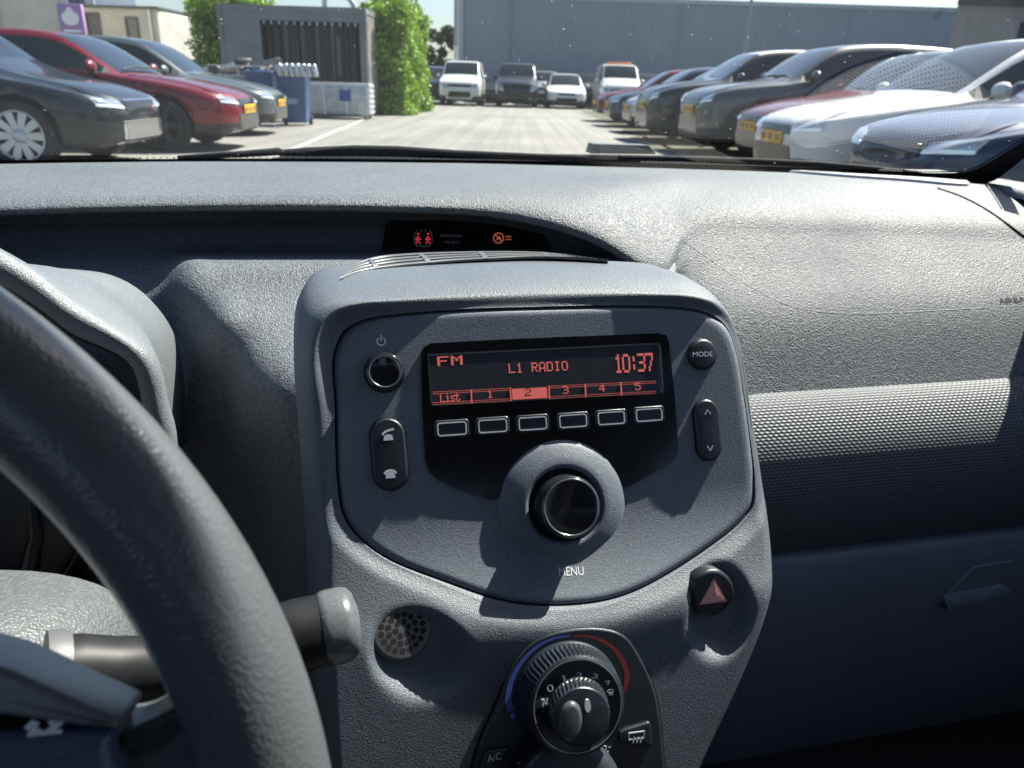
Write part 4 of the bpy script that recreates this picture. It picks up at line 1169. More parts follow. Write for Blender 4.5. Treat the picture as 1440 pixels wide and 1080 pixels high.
lettering(dbv, 'AIRBAG', (1407, 428), (1452, 424), 8, 'airbag_lettering', M_GROOVE, dash)

# warning lamp panel in the recess
rowsI = []
for i in range(9):
    t = i / 8
    v0 = lerp(307, 357, t); rr = []
    ins = 12 * max(0, (0.25 - t) / .25) ** 2
    for j in range(41):
        s = j / 40
        ul = lerp(544, 537, t) + ins; ur = lerp(752, 779, t) - ins * 1.5
        rr.append(hit(fbv, lerp(ul, ur, s), v0 + 2.5 * s * s, .0015))
    rowsI.append(rr)
g = MB(); g.grid(rowsI)
g.grid([rowsI[0], [p + Vector((0, .004, 0)) for p in rowsI[0]]]); g.grid([[r[0] for r in rowsI], [r[0] + Vector((0, .004, 0)) for r in rowsI]]); g.grid([[r[-1] for r in rowsI], [r[-1] + Vector((0, .004, 0)) for r in rowsI]])
warn = part(g, 'warning_lamp_panel', M_BLACKP, dash)
wbv = bvh_of(warn)
M_LAMPR = mat('lamp_red', (.3, .02, .03), .4, emit=(1, .05, .10), estr=.16); M_LAMPO = mat('lamp_amber', (.2, .06, .03), .4, emit=(1, .28, .12), estr=.10)
g = MB()
def stroke_h(pts, r, mi): g.tube([hit(wbv, u, v, .0004) for u, v in pts], r, 6, mi)
stroke_h([(586, 324), (583, 330), (582, 340), (586, 346), (595, 347), (604, 346), (608, 340), (607, 330), (604, 324)], .0004, 2)
for cx in (588, 602):
    stroke_h([(cx, 329), (cx, 330)], .0011, 0)
    stroke_h([(cx - 3, 337), (cx, 333), (cx + 3, 337), (cx - 3, 338), (cx, 334)], .0007, 0)
    stroke_h([(cx - 3, 343), (cx, 339), (cx + 3, 343)], .0006, 0)
stroke_h([(701 + 7 * math.cos(a * .35), 335 + 7 * math.sin(a * .35)) for a in range(19)], .0005, 1)
stroke_h([(696, 330), (706, 340)], .0005, 1); stroke_h([(699, 337), (702, 333), (704, 338)], .0008, 1)
for k in range(2): stroke_h([(711, 333 + 4 * k), (719, 333 + 4 * k)], .0004, 1)
def wtext(t, A, B, h):
    a, nr = hitn(wbv, *A); c, _ = hitn(wbv, *B); place_text(t, a + nr * .0005, c + nr * .0005, nr, h * a.length / FPX, '', None, None, g, 2)
wtext('PASSENGER', (620, 334), (650, 334), 5.5); wtext('AIR BAG', (624, 343), (647, 343), 5.5); wtext('REAR', (590, 326), (600, 326), 4)
part(g, 'warning_symbols', [M_LAMPR, M_LAMPO, M_INKD], dash, fix=False)

# ------------------------------------------------------------------ instrument pod behind the steering wheel
def cv3(pts, y, n=40):
    P = [PY(u, v, y if not callable(y) else y(u)) for u, v in [(q.x, q.y) for q in crom([(a, b_, 0) for a, b_ in pts], 8)]]
    return resample(P, n, False)
Dm = cv3([(-160, 372), (-60, 372), (40, 376), (95, 384), (140, 405), (178, 440), (203, 478), (216, 520), (224, 580), (226, 660)], .50)
Df = cv3([(-160, 372), (-60, 368), (40, 371), (98, 381), (146, 403), (184, 438), (210, 478), (222, 520), (230, 580), (232, 660)], .49)
Tt = cv3([(-160, 270), (-60, 318), (0, 349), (50, 378), (100, 417), (150, 448), (200, 478), (219, 498), (229, 526), (236, 560), (248, 605), (252, 680)], .425)
Ts = cv3([(-160, 282), (-60, 328), (0, 356), (50, 387), (100, 427), (150, 457), (195, 486), (213, 505), (224, 532), (231, 565), (244, 612), (250, 690)], .414)
Tc = cv3([(-160, 310), (-60, 352), (0, 381), (50, 412), (100, 446), (140, 465), (180, 488), (199, 510), (208, 540), (214, 575), (226, 620), (240, 690)], .408)
Ti = cv3([(-160, 340), (-60, 372), (0, 400), (50, 430), (100, 468), (140, 486), (172, 502), (188, 520), (196, 548), (202, 580), (214, 625), (228, 690)], .413)
Tk = cv3([(-160, 350), (-60, 380), (0, 408), (50, 438), (100, 474), (140, 490), (166, 504), (180, 521), (188, 548), (196, 580), (206, 625), (220, 690)], .50)
M_POD = grain('pod_plastic', (.140, .158, .175), .42, 1300, .5, .0005, .5, dust=.2)
g = MB(); g.grid([Df, Tt, Ts, Tc, Ti]); g.grid([Dm, Df]); g.grid([Ti, Tk], 1)
g.grid([Dm, [p + Vector((0, .08, -.02)) for p in Dm]])
pod = part(g, 'instrument_pod', [M_POD, M_GROOVE])
g = MB()
cc = PY(-70, 700, .49)
Mg = Matrix.Translation(cc) @ Matrix.Rotation(PI / 2 - R(22), 4, 'X')
g.lathe([(0, 0), (.083, 0), (.085, .012), (.090, .016), (.095, .012), (.096, -.02)], 60, 0, Mg)
g.lathe([(.060, .001), (.062, .004), (.065, .004), (.066, .001)], 60, 1, Mg)
part(g, 'speedometer', [M_BLACKP, M_RING], pod)
g = MB()
q = [PY(u, v, y) for u, v, y in ((-60, 640, .48), (100, 640, .49), (215, 640, .50), (215, 760, .49), (180, 830, .47), (60, 830, .46), (-60, 830, .45))]
g.add(q, [list(range(7))]); part(g, 'cluster_backplate', M_BUTTON, pod)
g = MB()
g.tube([PY(u, v, .455) for u, v in ((-20, 850), (22, 830), (44, 795), (52, 750), (45, 700))], [.006, .006, .005, .004, .003], 8)
g.grid([[PY(u, v, .44) for u, v in ((-30, 870), (70, 850), (140, 810))], [PY(u, v, .47) for u, v in ((-20, 840), (80, 812), (175, 790))]])
part(g, 'cluster_surround', M_BUTTON, pod)

# ------------------------------------------------------------------ centre console on a tilted plane: local s (right), t (up the slope), h (towards the driver)
TAU = R(25.6)
O_C = cray(765, 640); fw_ = Vector((0, 0, 0)); 
axis = ray(720, 540); axis.normalize(); O_C = O_C * (.44 / (O_C.normalized().dot(Matrix.Rotation(-YAW, 3, 'Z') @ axis) * O_C.length))
EXC, EUC, ENC = Vector((1, 0, 0)), Vector((0, math.sin(TAU), math.cos(TAU))), Vector((0, -math.cos(TAU), math.sin(TAU)))
MC = Matrix(((1, EUC.x, ENC.x, O_C.x), (0, EUC.y, ENC.y, O_C.y), (0, EUC.z, ENC.z, O_C.z), (0, 0, 0, 1)))
def pl(u, v, h=0.0):
    d = cray(u, v); q = O_C + ENC * h
    p = d * (q.dot(ENC) / d.dot(ENC)) - O_C
    return Vector((p.dot(EXC), p.dot(EUC)))
def pl3(u, v, h=0.0): q = pl(u, v, h); return Vector((q.x, q.y, h))
PXM = .44 / FPX
def radial(poly, c, ang):
    d = Vector((math.cos(ang), math.sin(ang))); best = None
    for i in range(len(poly)):
        a, b_ = poly[i] - c, poly[(i + 1) % len(poly)] - c
        e = b_ - a; den = d.x * (-e.y) + e.x * d.y
        if abs(den) < 1e-12: continue
        r = (a.x * (-e.y) + e.x * a.y) / den; s = (d.x * a.y - d.y * a.x) / den
        if r > 0 and -1e-6 <= s <= 1 + 1e-6: best = r if best is None else max(best, r)
    return best or .05
def spoly(px, sub=8, h=0.0): return [Vector((p.x, p.y)) for p in crom([(*pl(u, v, h), 0) for u, v in px], sub, True)]
GROOVE = spoly([(470, 560), (467, 520), (470, 492), (484, 464), (510, 449), (560, 441), (640, 435), (760, 431), (880, 429), (960, 432), (1000, 441), (1024, 459), (1038, 492), (1050, 560), (1058, 620), (1063, 675), (1060, 708), (1042, 733), (1000, 764), (940, 800), (880, 828), (830, 841), (760, 846), (700, 840), (620, 815), (545, 786), (503, 756), (482, 725), (474, 680), (471, 620)])
OUTER = spoly([(427, 560), (425, 520), (425, 485), (430, 458), (442, 436), (462, 424), (495, 419), (560, 417), (680, 414), (800, 411), (920, 410), (972, 413), (1006, 424), (1030, 446), (1045, 482), (1056, 530), (1067, 600), (1077, 665), (1083, 730), (1081, 790), (1064, 865), (1030, 950), (985, 1045), (960, 1100), (925, 1190), (700, 1230), (480, 1190), (462, 1080), (452, 960), (447, 860), (441, 760), (434, 650)])
CC = pl(765, 640)
NA = 288
ANG = [2 * PI * k / NA for k in range(NA)]
RG = [radial(GROOVE, CC, a) for a in ANG]; RO = [radial(OUTER, CC, a) for a in ANG]
MIC = pl(588, 908); HAZ = pl(994, 851)
def dish(p, c, ra, rb, rot, depth):
    d = p - c; x = d.x * math.cos(rot) + d.y * math.sin(rot); y = -d.x * math.sin(rot) + d.y * math.cos(rot)
    q = (x / ra) ** 2 + (y / rb) ** 2
    return -depth * (1 - sstep(.25, 1.0, q))
T0, TB = pl(765, 700).y, pl(765, 846).y
BS = .46
def bulge(t):
    d = T0 - t; D = T0 - TB
    if d <= 0: return 0.0
    if d <= D: return .5 * BS / D * d * d
    e = min((d - D) / .013, 1); return .5 * BS * D + BS * .013 * (e - e * e / 2)
LOW = bulge(TB - .05)
def con_h(p, din, dout):
    h = lerp(.0035, .0092, sstep(.02, .06, p.y)) * sstep(0, .012, din) * (1 - .6 * sstep(.012, .05, din))
    h += bulge(p.y)
    h -= .009 * (1 - min(dout / .012, 1)) ** 2.2
    h += dish(p, MIC, .031, .0245, R(-28), .0085)
    h += dish(p, HAZ, .0225, .030, R(-12), .0085)
    return h
SUBR = 56
rows = []
rows.append([Vector((CC.x + RG[k] * math.cos(a), CC.y + RG[k] * math.sin(a), -.006 + bulge(CC.y + RG[k] * math.sin(a)))) for k, a in enumerate(ANG)])
for i in range(SUBR + 1):
    row = []
    for k, a in enumerate(ANG):
        L_ = RO[k] - RG[k]; w_ = i / SUBR
        r = RG[k] + L_ * w_
        p = Vector((CC.x + r * math.cos(a), CC.y + r * math.sin(a)))
        row.append(Vector((p.x, p.y, con_h(p, L_ * w_, L_ * (1 - w_)))))
    rows.append(row)
back = Vector((0, math.sin(TAU), -math.cos(TAU)))      # straight ahead in the car, in local axes
upw = Vector((0, math.cos(TAU), math.sin(TAU)))
last = rows[-1]
for dpt, out, up in ((.006, .0035, -.001), (.02, .006, -.001), (.05, .0075, -.002), (.082, .006, -.004), (.090, .003, -.007), (.096, -.002, -.03)):
    rows.append([p + back * dpt + Vector((math.cos(ANG[k]), math.sin(ANG[k]), 0)) * out + upw * up for k, p in enumerate(last)])
g = MB(); g.grid(rows, close=True)
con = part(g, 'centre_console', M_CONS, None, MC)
def cpart(g, name, mats, parent, fix=True): return g.build(name, mats, parent, fix=fix)

# ------------------------------------------------------------------ radio
def fas_h(p, din):
    h = bulge(p.y)
    h -= .0016 * (1 - min(din / .003, 1)) ** 2
    return h
rows = []
for i in range(41):
    w_ = 1 - (i / 40) ** 1.6 if i else 1
    w_ = 1 - i / 40
    row = []
    for k, a in enumerate(ANG):
        r = (RG[k] - .0011) * (w_ if i else 1)
        p = Vector((CC.x + r * math.cos(a), CC.y + r * math.sin(a)))
        row.append(Vector((p.x, p.y, fas_h(p, (RG[k] - .0011) - r))))
    if i == 0: rows.append([q + Vector((0, 0, -.006)) for q in row])
    rows.append(row)
g = MB(); g.grid(rows, close=True)
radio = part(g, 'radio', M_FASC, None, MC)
# dark gap behind the fascia
g = MB(); g.grid([[Vector((CC.x + RG[k] * f_ * math.cos(a), CC.y + RG[k] * f_ * math.sin(a), -.0055 + bulge(CC.y + RG[k] * math.sin(a)))) for k, a in enumerate(ANG)] for f_ in (1.03, .93)], close=True)
cpart(g, 'fascia_gap', M_GROOVE, con)

def capsule(c0, c1, r, n=12):
    d = (c1 - c0).normalized(); s = Vector((-d.y, d.x)); out = []
    for k in range(n + 1): a = PI * k / n; out.append(c1 + s * r * math.cos(a) + d * r * math.sin(a))
    for k in range(n + 1): a = PI * k / n; out.append(c0 - s * r * math.cos(a) - d * r * math.sin(a))
    return out
def rrect(c, hw, hh, rad, rot=0.0, n=6):
    out = []
    for sx, sy in ((1, 1), (-1, 1), (-1, -1), (1, -1)):
        a0 = {(1, 1): 0, (-1, 1): PI / 2, (-1, -1): PI, (1, -1): 1.5 * PI}[(sx, sy)]
        for k in range(n + 1):
            a = a0 + PI / 2 * k / n; x, y = sx * (hw - rad) + rad * math.cos(a), sy * (hh - rad) + rad * math.sin(a)
            out.append(Vector((c.x + x * math.cos(rot) - y * math.sin(rot), c.y + x * math.sin(rot) + y * math.cos(rot))))
    return out
def inset(poly, f_):
    c = sum(poly, Vector((0, 0))) / len(poly); return [c + (p - c) * f_ for p in poly]
def insetd(poly, d):
    n_ = len(poly); out = []
    area = sum(poly[i].x * poly[(i + 1) % n_].y - poly[(i + 1) % n_].x * poly[i].y for i in range(n_))
    sg_ = 1 if area > 0 else -1
    for i in range(n_):
        e = (poly[(i + 1) % n_] - poly[i - 1]); e.normalize() if e.length else None
        out.append(poly[i] + Vector((-e.y, e.x)) * d * sg_)
    return out
def cushion(g, poly, h0, h1, bev=.0008, m=0, dome=0.0):
    """raised key with rounded shoulder and filled top"""
    R_ = [poly, poly, insetd(poly, bev * .3), insetd(poly, bev)]
    H_ = [h0, h1 - bev, h1 - bev * .3, h1]
    g.grid([[Vector((p.x, p.y, hh)) for p in q] for q, hh in zip(R_, H_)], m, True, True)
    c = sum(R_[-1], Vector((0, 0))) / len(poly)
    rws = [[Vector((*(c + (p - c) * f_), h1 + dome * (1 - f_ * f_))) for p in R_[-1]] for f_ in (1, .75, .5, .25, .02)]
    g.grid(rws, m, True, True)
def stroke(g, pts, wd, h, m=0, close=False, th=.0003):
    pts = [Vector(p) for p in pts]; n_ = len(pts); Lh, Rh = [], []
    for i, p in enumerate(pts):
        a = pts[(i - 1) % n_] if (close or i) else p; c = pts[(i + 1) % n_] if (close or i < n_ - 1) else p
        d = (c - a).normalized(); s = Vector((-d.y, d.x)) * wd / 2; Lh.append(p + s); Rh.append(p - s)
    rws = [[Vector((*q, h)) for q in Rh], [Vector((*q, h + th)) for q in Rh], [Vector((*q, h + th)) for q in Lh], [Vector((*q, h)) for q in Lh]]
    rws = list(map(list, zip(*rws)))
    if close: rws.append(rws[0])
    g.grid(rws, m, False)
def arc(c, r, a0, a1, n=20, ry=None): return [c + Vector((r * math.cos(lerp(a0, a1, k / n)), (ry or r) * math.sin(lerp(a0, a1, k / n)))) for k in range(n + 1)]
def ctext(g, txt, A, B, hpx, h, m=0, lift=0):
    a, c = pl3(*A, h), pl3(*B, h)
    place_text(txt, a, c, Vector((0, 0, 1)), hpx * PXM, '', None, None, g, m)

# glossy black panel with the cut-out around the knob
PAN = [(592, 500), (596, 488), (606, 483), (700, 478), (820, 473), (925, 469), (936, 472), (940, 482), (948, 560), (953, 628), (950, 643), (940, 652), (905, 672), (882, 685), (874, 684), (862, 668), (846, 648), (825, 636), (800, 631), (772, 634), (745, 646), (722, 668), (708, 690), (698, 702), (690, 703), (650, 690), (620, 677), (604, 664), (598, 648), (594, 580)]
P2 = [pl(u, v) for u, v in PAN]
g = MB(); g.prism(P2, -.001, .0010)
panel = cpart(g, 'display_panel', M_BLACKP, radio)
# display: glass, bright bevel on the right edge, red graphics
HS = .0012
TL, TR, BL, BR = pl(600, 498), pl(928, 482), pl(605, 571), pl(933, 552)
def dq(a, c): return TL.lerp(TR, a).lerp(BL.lerp(BR, a), c)
g = MB()
g.prism([TL, TR, BR, BL][::-1], .0006, HS, 0)
M_LCDE = mat('lcd_edge', (.07, .08, .09), .25)
stroke(g, [pl(922, 486), pl(926, 488), pl(930, 545), pl(927, 551)], .0013, HS + .0002, 1, False, .0006)
stroke(g, [pl(601, 500), pl(760, 492), pl(921, 484)], .0006, HS, 1); stroke(g, [pl(602, 503), pl(606, 566), pl(611, 570), pl(760, 562), pl(924, 552)], .0006, HS, 1)
PF = {'F': '11111 10000 10000 11110 10000 10000 10000', 'M': '10001 11011 10101 10101 10001 10001 10001', 'L': '10000 10000 10000 10000 10000 10000 11111', '1': '00100 01100 00100 00100 00100 00100 01110',
      'R': '11110 10001 10001 11110 10100 10010 10001', 'A': '01110 10001 10001 10001 11111 10001 10001', 'D': '11110 10001 10001 10001 10001 10001 11110', 'I': '01110 00100 00100 00100 00100 00100 01110',
      'O': '01110 10001 10001 10001 10001 10001 01110', 'i': '00100 00000 01100 00100 00100 00100 01110', 's': '00000 00000 01111 10000 01110 00001 11110', 't': '01000 01000 11110 01000 01000 01001 00110',
      '2': '01110 10001 00001 00110 01000 10000 11111', '3': '11110 00001 00001 01110 00001 00001 11110', '4': '00010 00110 01010 10010 11111 00010 00010', '5': '11111 10000 11110 00001 00001 10001 01110',
      '0': '01110 10001 10001 10001 10001 10001 01110', '7': '11111 00001 00001 00010 00010 00100 00100', ':': '00000 00100 00100 00000 00100 00100 00000', ' ': '00000 00000 00000 00000 00000 00000 00000'}
def pixtext(g, txt, A, B, hpx, m, adv=6, bold=1.0):
    a, c = pl(*A), pl(*B); ex = c - a; wd = ex.length; ex.normalize(); ey = Vector((-ex.y, ex.x)); hh = hpx * PXM
    tot = adv * len(txt) - (adv - 5); cx, cy = wd / tot, hh / 7; x0_ = 0
    for ch in txt:
        for r_, line in enumerate(PF[ch].split()):
            for q, b_ in enumerate(line):
                if b_ == '1':
                    p = a + ex * (x0_ + q) * cx + ey * (6 - r_) * cy
                    sx, sy = cx * bold, cy * .96
                    g.add([Vector((*(p + ex * i + ey * j), HS + .00008)) for i, j in ((0, 0), (sx, 0), (sx, sy), (0, sy))], [(0, 1, 2, 3)], m)
        x0_ += adv
pixtext(g, 'FM', (615, 515), (650, 513), 13, 2, 6, 1.15)
pixtext(g, 'L1 RADIO', (715, 525), (798, 521), 13.5, 2, 6, 1.1)
pixtext(g, '10:37', (864, 525), (918, 522), 27, 2, 5, 1.2)
pixtext(g, 'List', (619, 566), (647, 564), 12, 2, 5, 1.15)
pixtext(g, '1', (685, 560), (693, 559.6), 11, 2, 6, 1.1)
pixtext(g, '3', (791, 554), (799, 553.6), 11, 2, 6, 1.1); pixtext(g, '4', (842, 551.5), (850, 551), 11, 2, 6, 1.1); pixtext(g, '5', (892, 549), (900, 548.6), 11, 2, 6, 1.1)
def vline(u, v): return None
top = lambda u: lerp(551.5, 536, (u - 609) / 313.); bot = lambda u: lerp(569, 553, (u - 610) / 312.)
for u0, u1 in ((609, 716), (773, 922)):
    uu = u0
    while uu < u1:
        for vv in (top(uu), top(uu) + 2.6, bot(uu), bot(uu) - 2.6):
            c = pl(uu, vv); q = .00026
            g.add([Vector((c.x + i * q, c.y + j * q, HS + .0003)) for i, j in ((-1, -1), (1, -1), (1, 1), (-1, 1))], [(0, 1, 2, 3)], 2)
        uu += 2.5
for uu in (662, 717, 771, 822, 872): stroke(g, [pl(uu, top(uu) - 1), pl(uu + 1, bot(uu) + 1)], .0008, HS, 2)
g.add([Vector((*pl(u, v), HS + .0004)) for u, v in ((720, bot(720) - 1), (769, bot(769) - 1), (768, top(768) + 1), (719, top(719) + 1))], [(0, 1, 2, 3)], 2)
HS0 = HS; HS = HS + .0004
pixtext(g, '2', (737, 557.5), (746, 557), 11, 3, 6, 1.1)
HS = HS0
cpart(g, 'display', [M_LCD, M_LCDE, M_RED, M_REDK], radio, fix=False)

rot = math.atan2((pl(911, 584) - pl(635, 603)).y, (pl(911, 584) - pl(635, 603)).x)
for u, v in ((635, 603), (692, 599), (748, 595.5), (804.5, 592), (858, 588), (911, 583.5)):
    c = pl(u, v); g = MB()
    cushion(g, rrect(c, 24 * PXM, 12.5 * PXM, 5 * PXM, rot), 0, .0022, .0006, 0)
    stroke(g, rrect(c, 19.5 * PXM, 8.5 * PXM, 3.5 * PXM, rot), .00075, .0022, 1, True)
    cpart(g, 'preset_button', [M_BUTTON, M_INK], radio)
def ringseat(g, poly, w_, h, m):
    o_ = insetd(poly, -w_); g.grid([[Vector((*p, h)) for p in o_], [Vector((*p, h + .0002)) for p in poly]], m, True, True)
# power / volume push button
c = pl(541, 523, .004)
g = MB(); T_ = Matrix.Translation((c.x, c.y, 0))
g.lathe([(.0118, .0), (.0115, .0015), (.0108, .002), (.0108, .005), (.0102, .0062), (.0092, .0064)], 40, 0, T_)
g.lathe([(.0092, .0064), (.0086, .0066), (.0082, .0058)], 40, 1, T_); g.lathe([(.0082, .0058), (.006, .0052), (0, .0050)], 40, 0, T_)
cpart(g, 'power_button', [M_KNOB, M_RING], radio)
g = MB(); c = pl(536, 480); stroke(g, arc(c, 5.5 * PXM, R(125), R(415), 20), .0008, .0004); stroke(g, [c + Vector((0, 8.5 * PXM)), c + Vector((0, -.5 * PXM))], .0008, .0004)
cpart(g, 'power_symbol', M_INK, radio)
# phone rocker
A_, B_ = pl(545, 612, .002), pl(549.5, 665, .002)
g = MB(); q = capsule(B_, A_, 23 * PXM); ringseat(g, q, .0006, .0002, 2); cushion(g, q, -.001, .0026, .0012, 0, .0004)
def handset(c, sc, tilt, g):
    stroke(g, [c + Vector((-8 * sc, 1.0 * sc)), c + Vector((-5 * sc, 4 * sc)), c + Vector((0, 5.2 * sc)), c + Vector((5 * sc, 4 * sc)), c + Vector((8 * sc, 1.0 * sc))] if not tilt else [c + Vector((-8 * sc, 3 * sc)), c + Vector((-4 * sc, 6.5 * sc)), c + Vector((3 * sc, 9 * sc)), c + Vector((8 * sc, 9.5 * sc))], 3 * sc, .0029, 1)
    g.prism([c + Vector((x * sc, y * sc)) for x, y in ((-6.5, -5), (6.5, -5), (5.5, 1), (2.5, 3), (-2.5, 3), (-5.5, 1))], .0026, .0032, 1)
handset(pl(546, 614, .003), PXM, True, g); handset(pl(549, 667, .003), PXM, False, g)
cpart(g, 'phone_rocker', [M_BUTTON, M_INK, M_GROOVE], radio)
# mode button
c = pl(988.5, 498, .002); g = MB(); T_ = Matrix.Translation((c.x, c.y, 0))
g.lathe([(.0100, .0), (.0096, .0005), (.0094, .0022), (.0088, .0032), (.0075, .0036), (.004, .0039), (0, .0040)], 40, 0, T_)
ctext(g, 'MODE', (974.5, 501.5), (1002.5, 501), 7.2, .0043, 1)
cpart(g, 'mode_button', [M_BUTTON, M_INK], radio, fix=False)
# search rocker
A_, B_ = pl(993.5, 580, .002), pl(998, 629, .002)
g = MB(); q = capsule(B_, A_, 19.5 * PXM); ringseat(g, q, .0006, .0002, 2); cushion(g, q, -.001, .0028, .0014, 0, .0004)
c = pl(995, 579, .003); stroke(g, [c + Vector((-4.5 * PXM, -4 * PXM)), c + Vector((0, 3 * PXM)), c + Vector((4.5 * PXM, -4 * PXM))], .0006, .0030, 1)
c = pl(998.5, 630, .003); stroke(g, [c + Vector((-4.5 * PXM, 3.5 * PXM)), c + Vector((0, -4 * PXM)), c + Vector((4.5 * PXM, 3.5 * PXM))], .0006, .0030, 1)
cpart(g, 'search_rocker', [M_BUTTON, M_INK, M_GROOVE], radio)
# main knob on a raised collar
c = pl(799, 712, .012); T_ = Matrix.Translation((c.x, c.y, 0))
g = MB(); g.lathe([(.0405, -.002), (.038, .0010), (.034, .0032), (.0285, .0054), (.0245, .0066), (.0222, .0064), (.0215, .0030), (.0200, .0020)], 72, 0, T_)
cpart(g, 'knob_collar', M_FASC, radio)
g = MB(); g.lathe([(.0208, .001), (.0208, .0045), (.0180, .0050), (.0178, .0165), (.0172, .0185), (.0163, .0192)], 64, 0, T_)
g.lathe([(.0163, .0192), (.0158, .0196), (.0153, .0190)], 64, 1, T_); g.lathe([(.0153, .0190), (.010, .0184), (0, .0182)], 64, 0, T_)
cpart(g, 'menu_knob', [M_KNOB, M_RING], radio)
g = MB(); hm = bulge(pl(803, 805).y)
ctext(g, 'MENU', (786.5, 810), (821, 808.5), 11, hm, 0)
g.v = [(x, y, bulge(y) + .0002) for x, y, z in g.v]
cpart(g, 'menu_lettering', M_INK, radio, fix=False)

# ------------------------------------------------------------------ console fittings
# below the radio the console stands LOW further out: shift the measuring plane with it
O_R = O_C.copy(); O_C = O_C + ENC * LOW
MCL = MC @ Matrix.Translation((0, 0, LOW)); LOWM = Matrix.Translation((0, 0, LOW))
def lowpart(g, name, mats, fix=True): return g.build(name, mats, con, LOWM, fix=fix)
# perforated round grille in the dish
c = pl(565, 886, -.003); Mg = Matrix.Translation((c.x, c.y, bulge(c.y) - LOW - .0050)) @ Matrix.Rotation(R(8), 4, 'Y') @ Matrix.Rotation(R(-6), 4, 'X')
g = MB(); g.lathe([(.0172, -.006), (.0172, .0012), (.0166, .0022), (.0150, .0025), (0, .0028)], 48, 0, Mg)
for rr, nn in ((.0037, 6), (.0076, 12), (.0115, 18)):
    for k in range(nn):
        a = 2 * PI * k / nn + rr * 40
        poly = [(rr * math.cos(a) + .00165 * math.cos(q * PI / 6), rr * math.sin(a) + .00165 * math.sin(q * PI / 6)) for q in range(12)]
        g.prism(poly, .0015, .00286 - .02 * rr, 1, Mg)
lowpart(g, 'perforated_grille', [mat('grille_metal', (.10, .105, .11), .45, .2), M_GROOVE])
# hazard switch
c = pl(997, 831, -.003); Mg = Matrix.Translation((c.x, c.y, bulge(c.y) - LOW + .0006)) @ Matrix.Rotation(R(9), 4, 'X')
g = MB()
q = [Vector((p.x, p.y)) for p in crom([(.0138 * math.cos(a) * (1 + .06 * math.cos(3 * a)), .0142 * math.sin(a), 0) for a in [2 * PI * k / 14 for k in range(14)]], 4, True)]
gg = MB(); cushion(gg, q, -.006, .0030, .002, 0, .0004)
g.add([Mg @ Vector(v) for v in gg.v], gg.f, 0, True)
def tri(sc, hh, m_, hollow=None):
    P = [(-.0085 * sc, -.0055 * sc), (.0085 * sc, -.0055 * sc), (.0006, .0090 * sc)]
    g.prism([Vector(p) for p in P], .0034, hh, m_, Mg)
tri(1.0, .0042, 1); tri(.74, .0044, 2); tri(.62, .0046, 1); tri(.40, .0048, 2); tri(.28, .0050, 1)
M_HAZ = mat('hazard_red', (.92, .36, .33), .4); M_HAZL = mat('hazard_line', (.9, .75, .72), .4)
lowpart(g, 'hazard_switch', [M_BUTTON, M_HAZ, M_HAZL])

# vent along the back edge of the hood
g = MB()
FRT = [(478, 392), (508, 381), (548, 374.5), (600, 369.5), (642, 366), (700, 363), (750, 361), (810, 362.5), (855, 366)]
RER = [(486, 381), (506, 368), (532, 360.5), (570, 357), (620, 355), (680, 354), (740, 354.5), (800, 358), (850, 364)]
hbv = BVHTree.FromPolygons([MC @ v.co for v in con.data.vertices], [list(p.vertices) for p in con.data.polygons])
fp = resample([q for q in [hit(hbv, q.x, q.y, .0012) for q in crom([(a, b_, 0) for a, b_ in FRT], 6)] if q is not None], 60, False); zm_ = sum(q.z for q in fp) / 60 + .0005
fp = resample([PZ(q.x, q.y, zm_) for q in crom([(a, b_, 0) for a, b_ in FRT], 6)], 60, False)
rp = resample([PZ(q.x, q.y, zm_ + .001) for q in crom([(a, b_, 0) for a, b_ in RER], 6)], 60, False)
MCi = MC.inverted()
rp = [rp[i].lerp(fp[i], max(sstep(46, 59, i), 1 - sstep(0, 5, i))) for i in range(60)]
def slat(t0, t1, j0=0, j1=59, m_=0, dz=0.0):
    rr = []
    for t in (t0, t0, lerp(t0, t1, .5), t1, t1):
        d_ = -.0012 if len(rr) in (0, 4) else (.0008 if len(rr) == 2 else 0)
        rr.append([MCi @ (fp[j].lerp(rp[j], t) + Vector((0, 0, d_ + dz))) for j in range(j0, j1 + 1)])
    g.grid(rr, m_)
slat(.0, .16); slat(.30, .44); slat(.56, .70); slat(.84, 1.0)
for j in (0, 10, 21, 33, 46, 57): slat(0, 1, j, j + 1, 0, .0002)
g.grid([[MCi @ (p + Vector((0, 0, -.0008))) for p in fp], [MCi @ (p + Vector((0, 0, -.0012))) for p in rp], [MCi @ (p + Vector((0, .01, -.03))) for p in rp]], 1)
cpart(g, 'vent_grille', [M_GRILLD, M_GROOVE], con)

# ------------------------------------------------------------------ climate controls
CP = [(677, 1040), (702, 984), (712, 955), (722, 934), (735, 915), (753, 900), (780, 889), (815, 883), (845, 883), (868, 888), (884, 898), (897, 917), (910, 942), (921, 970), (929, 1010), (934, 1060), (938, 1130), (930, 1180), (660, 1180), (655, 1130), (665, 1080)]
hp = .0040
Q = spoly(CP, 6, hp)
g = MB(); cushion(g, Q, -.002, hp, .0016, 0)
ringseat(g, Q, .0012, .0016, 1)
clim = part(g, 'climate_panel', [M_BUTTON, M_GROOVE], None, MCL)
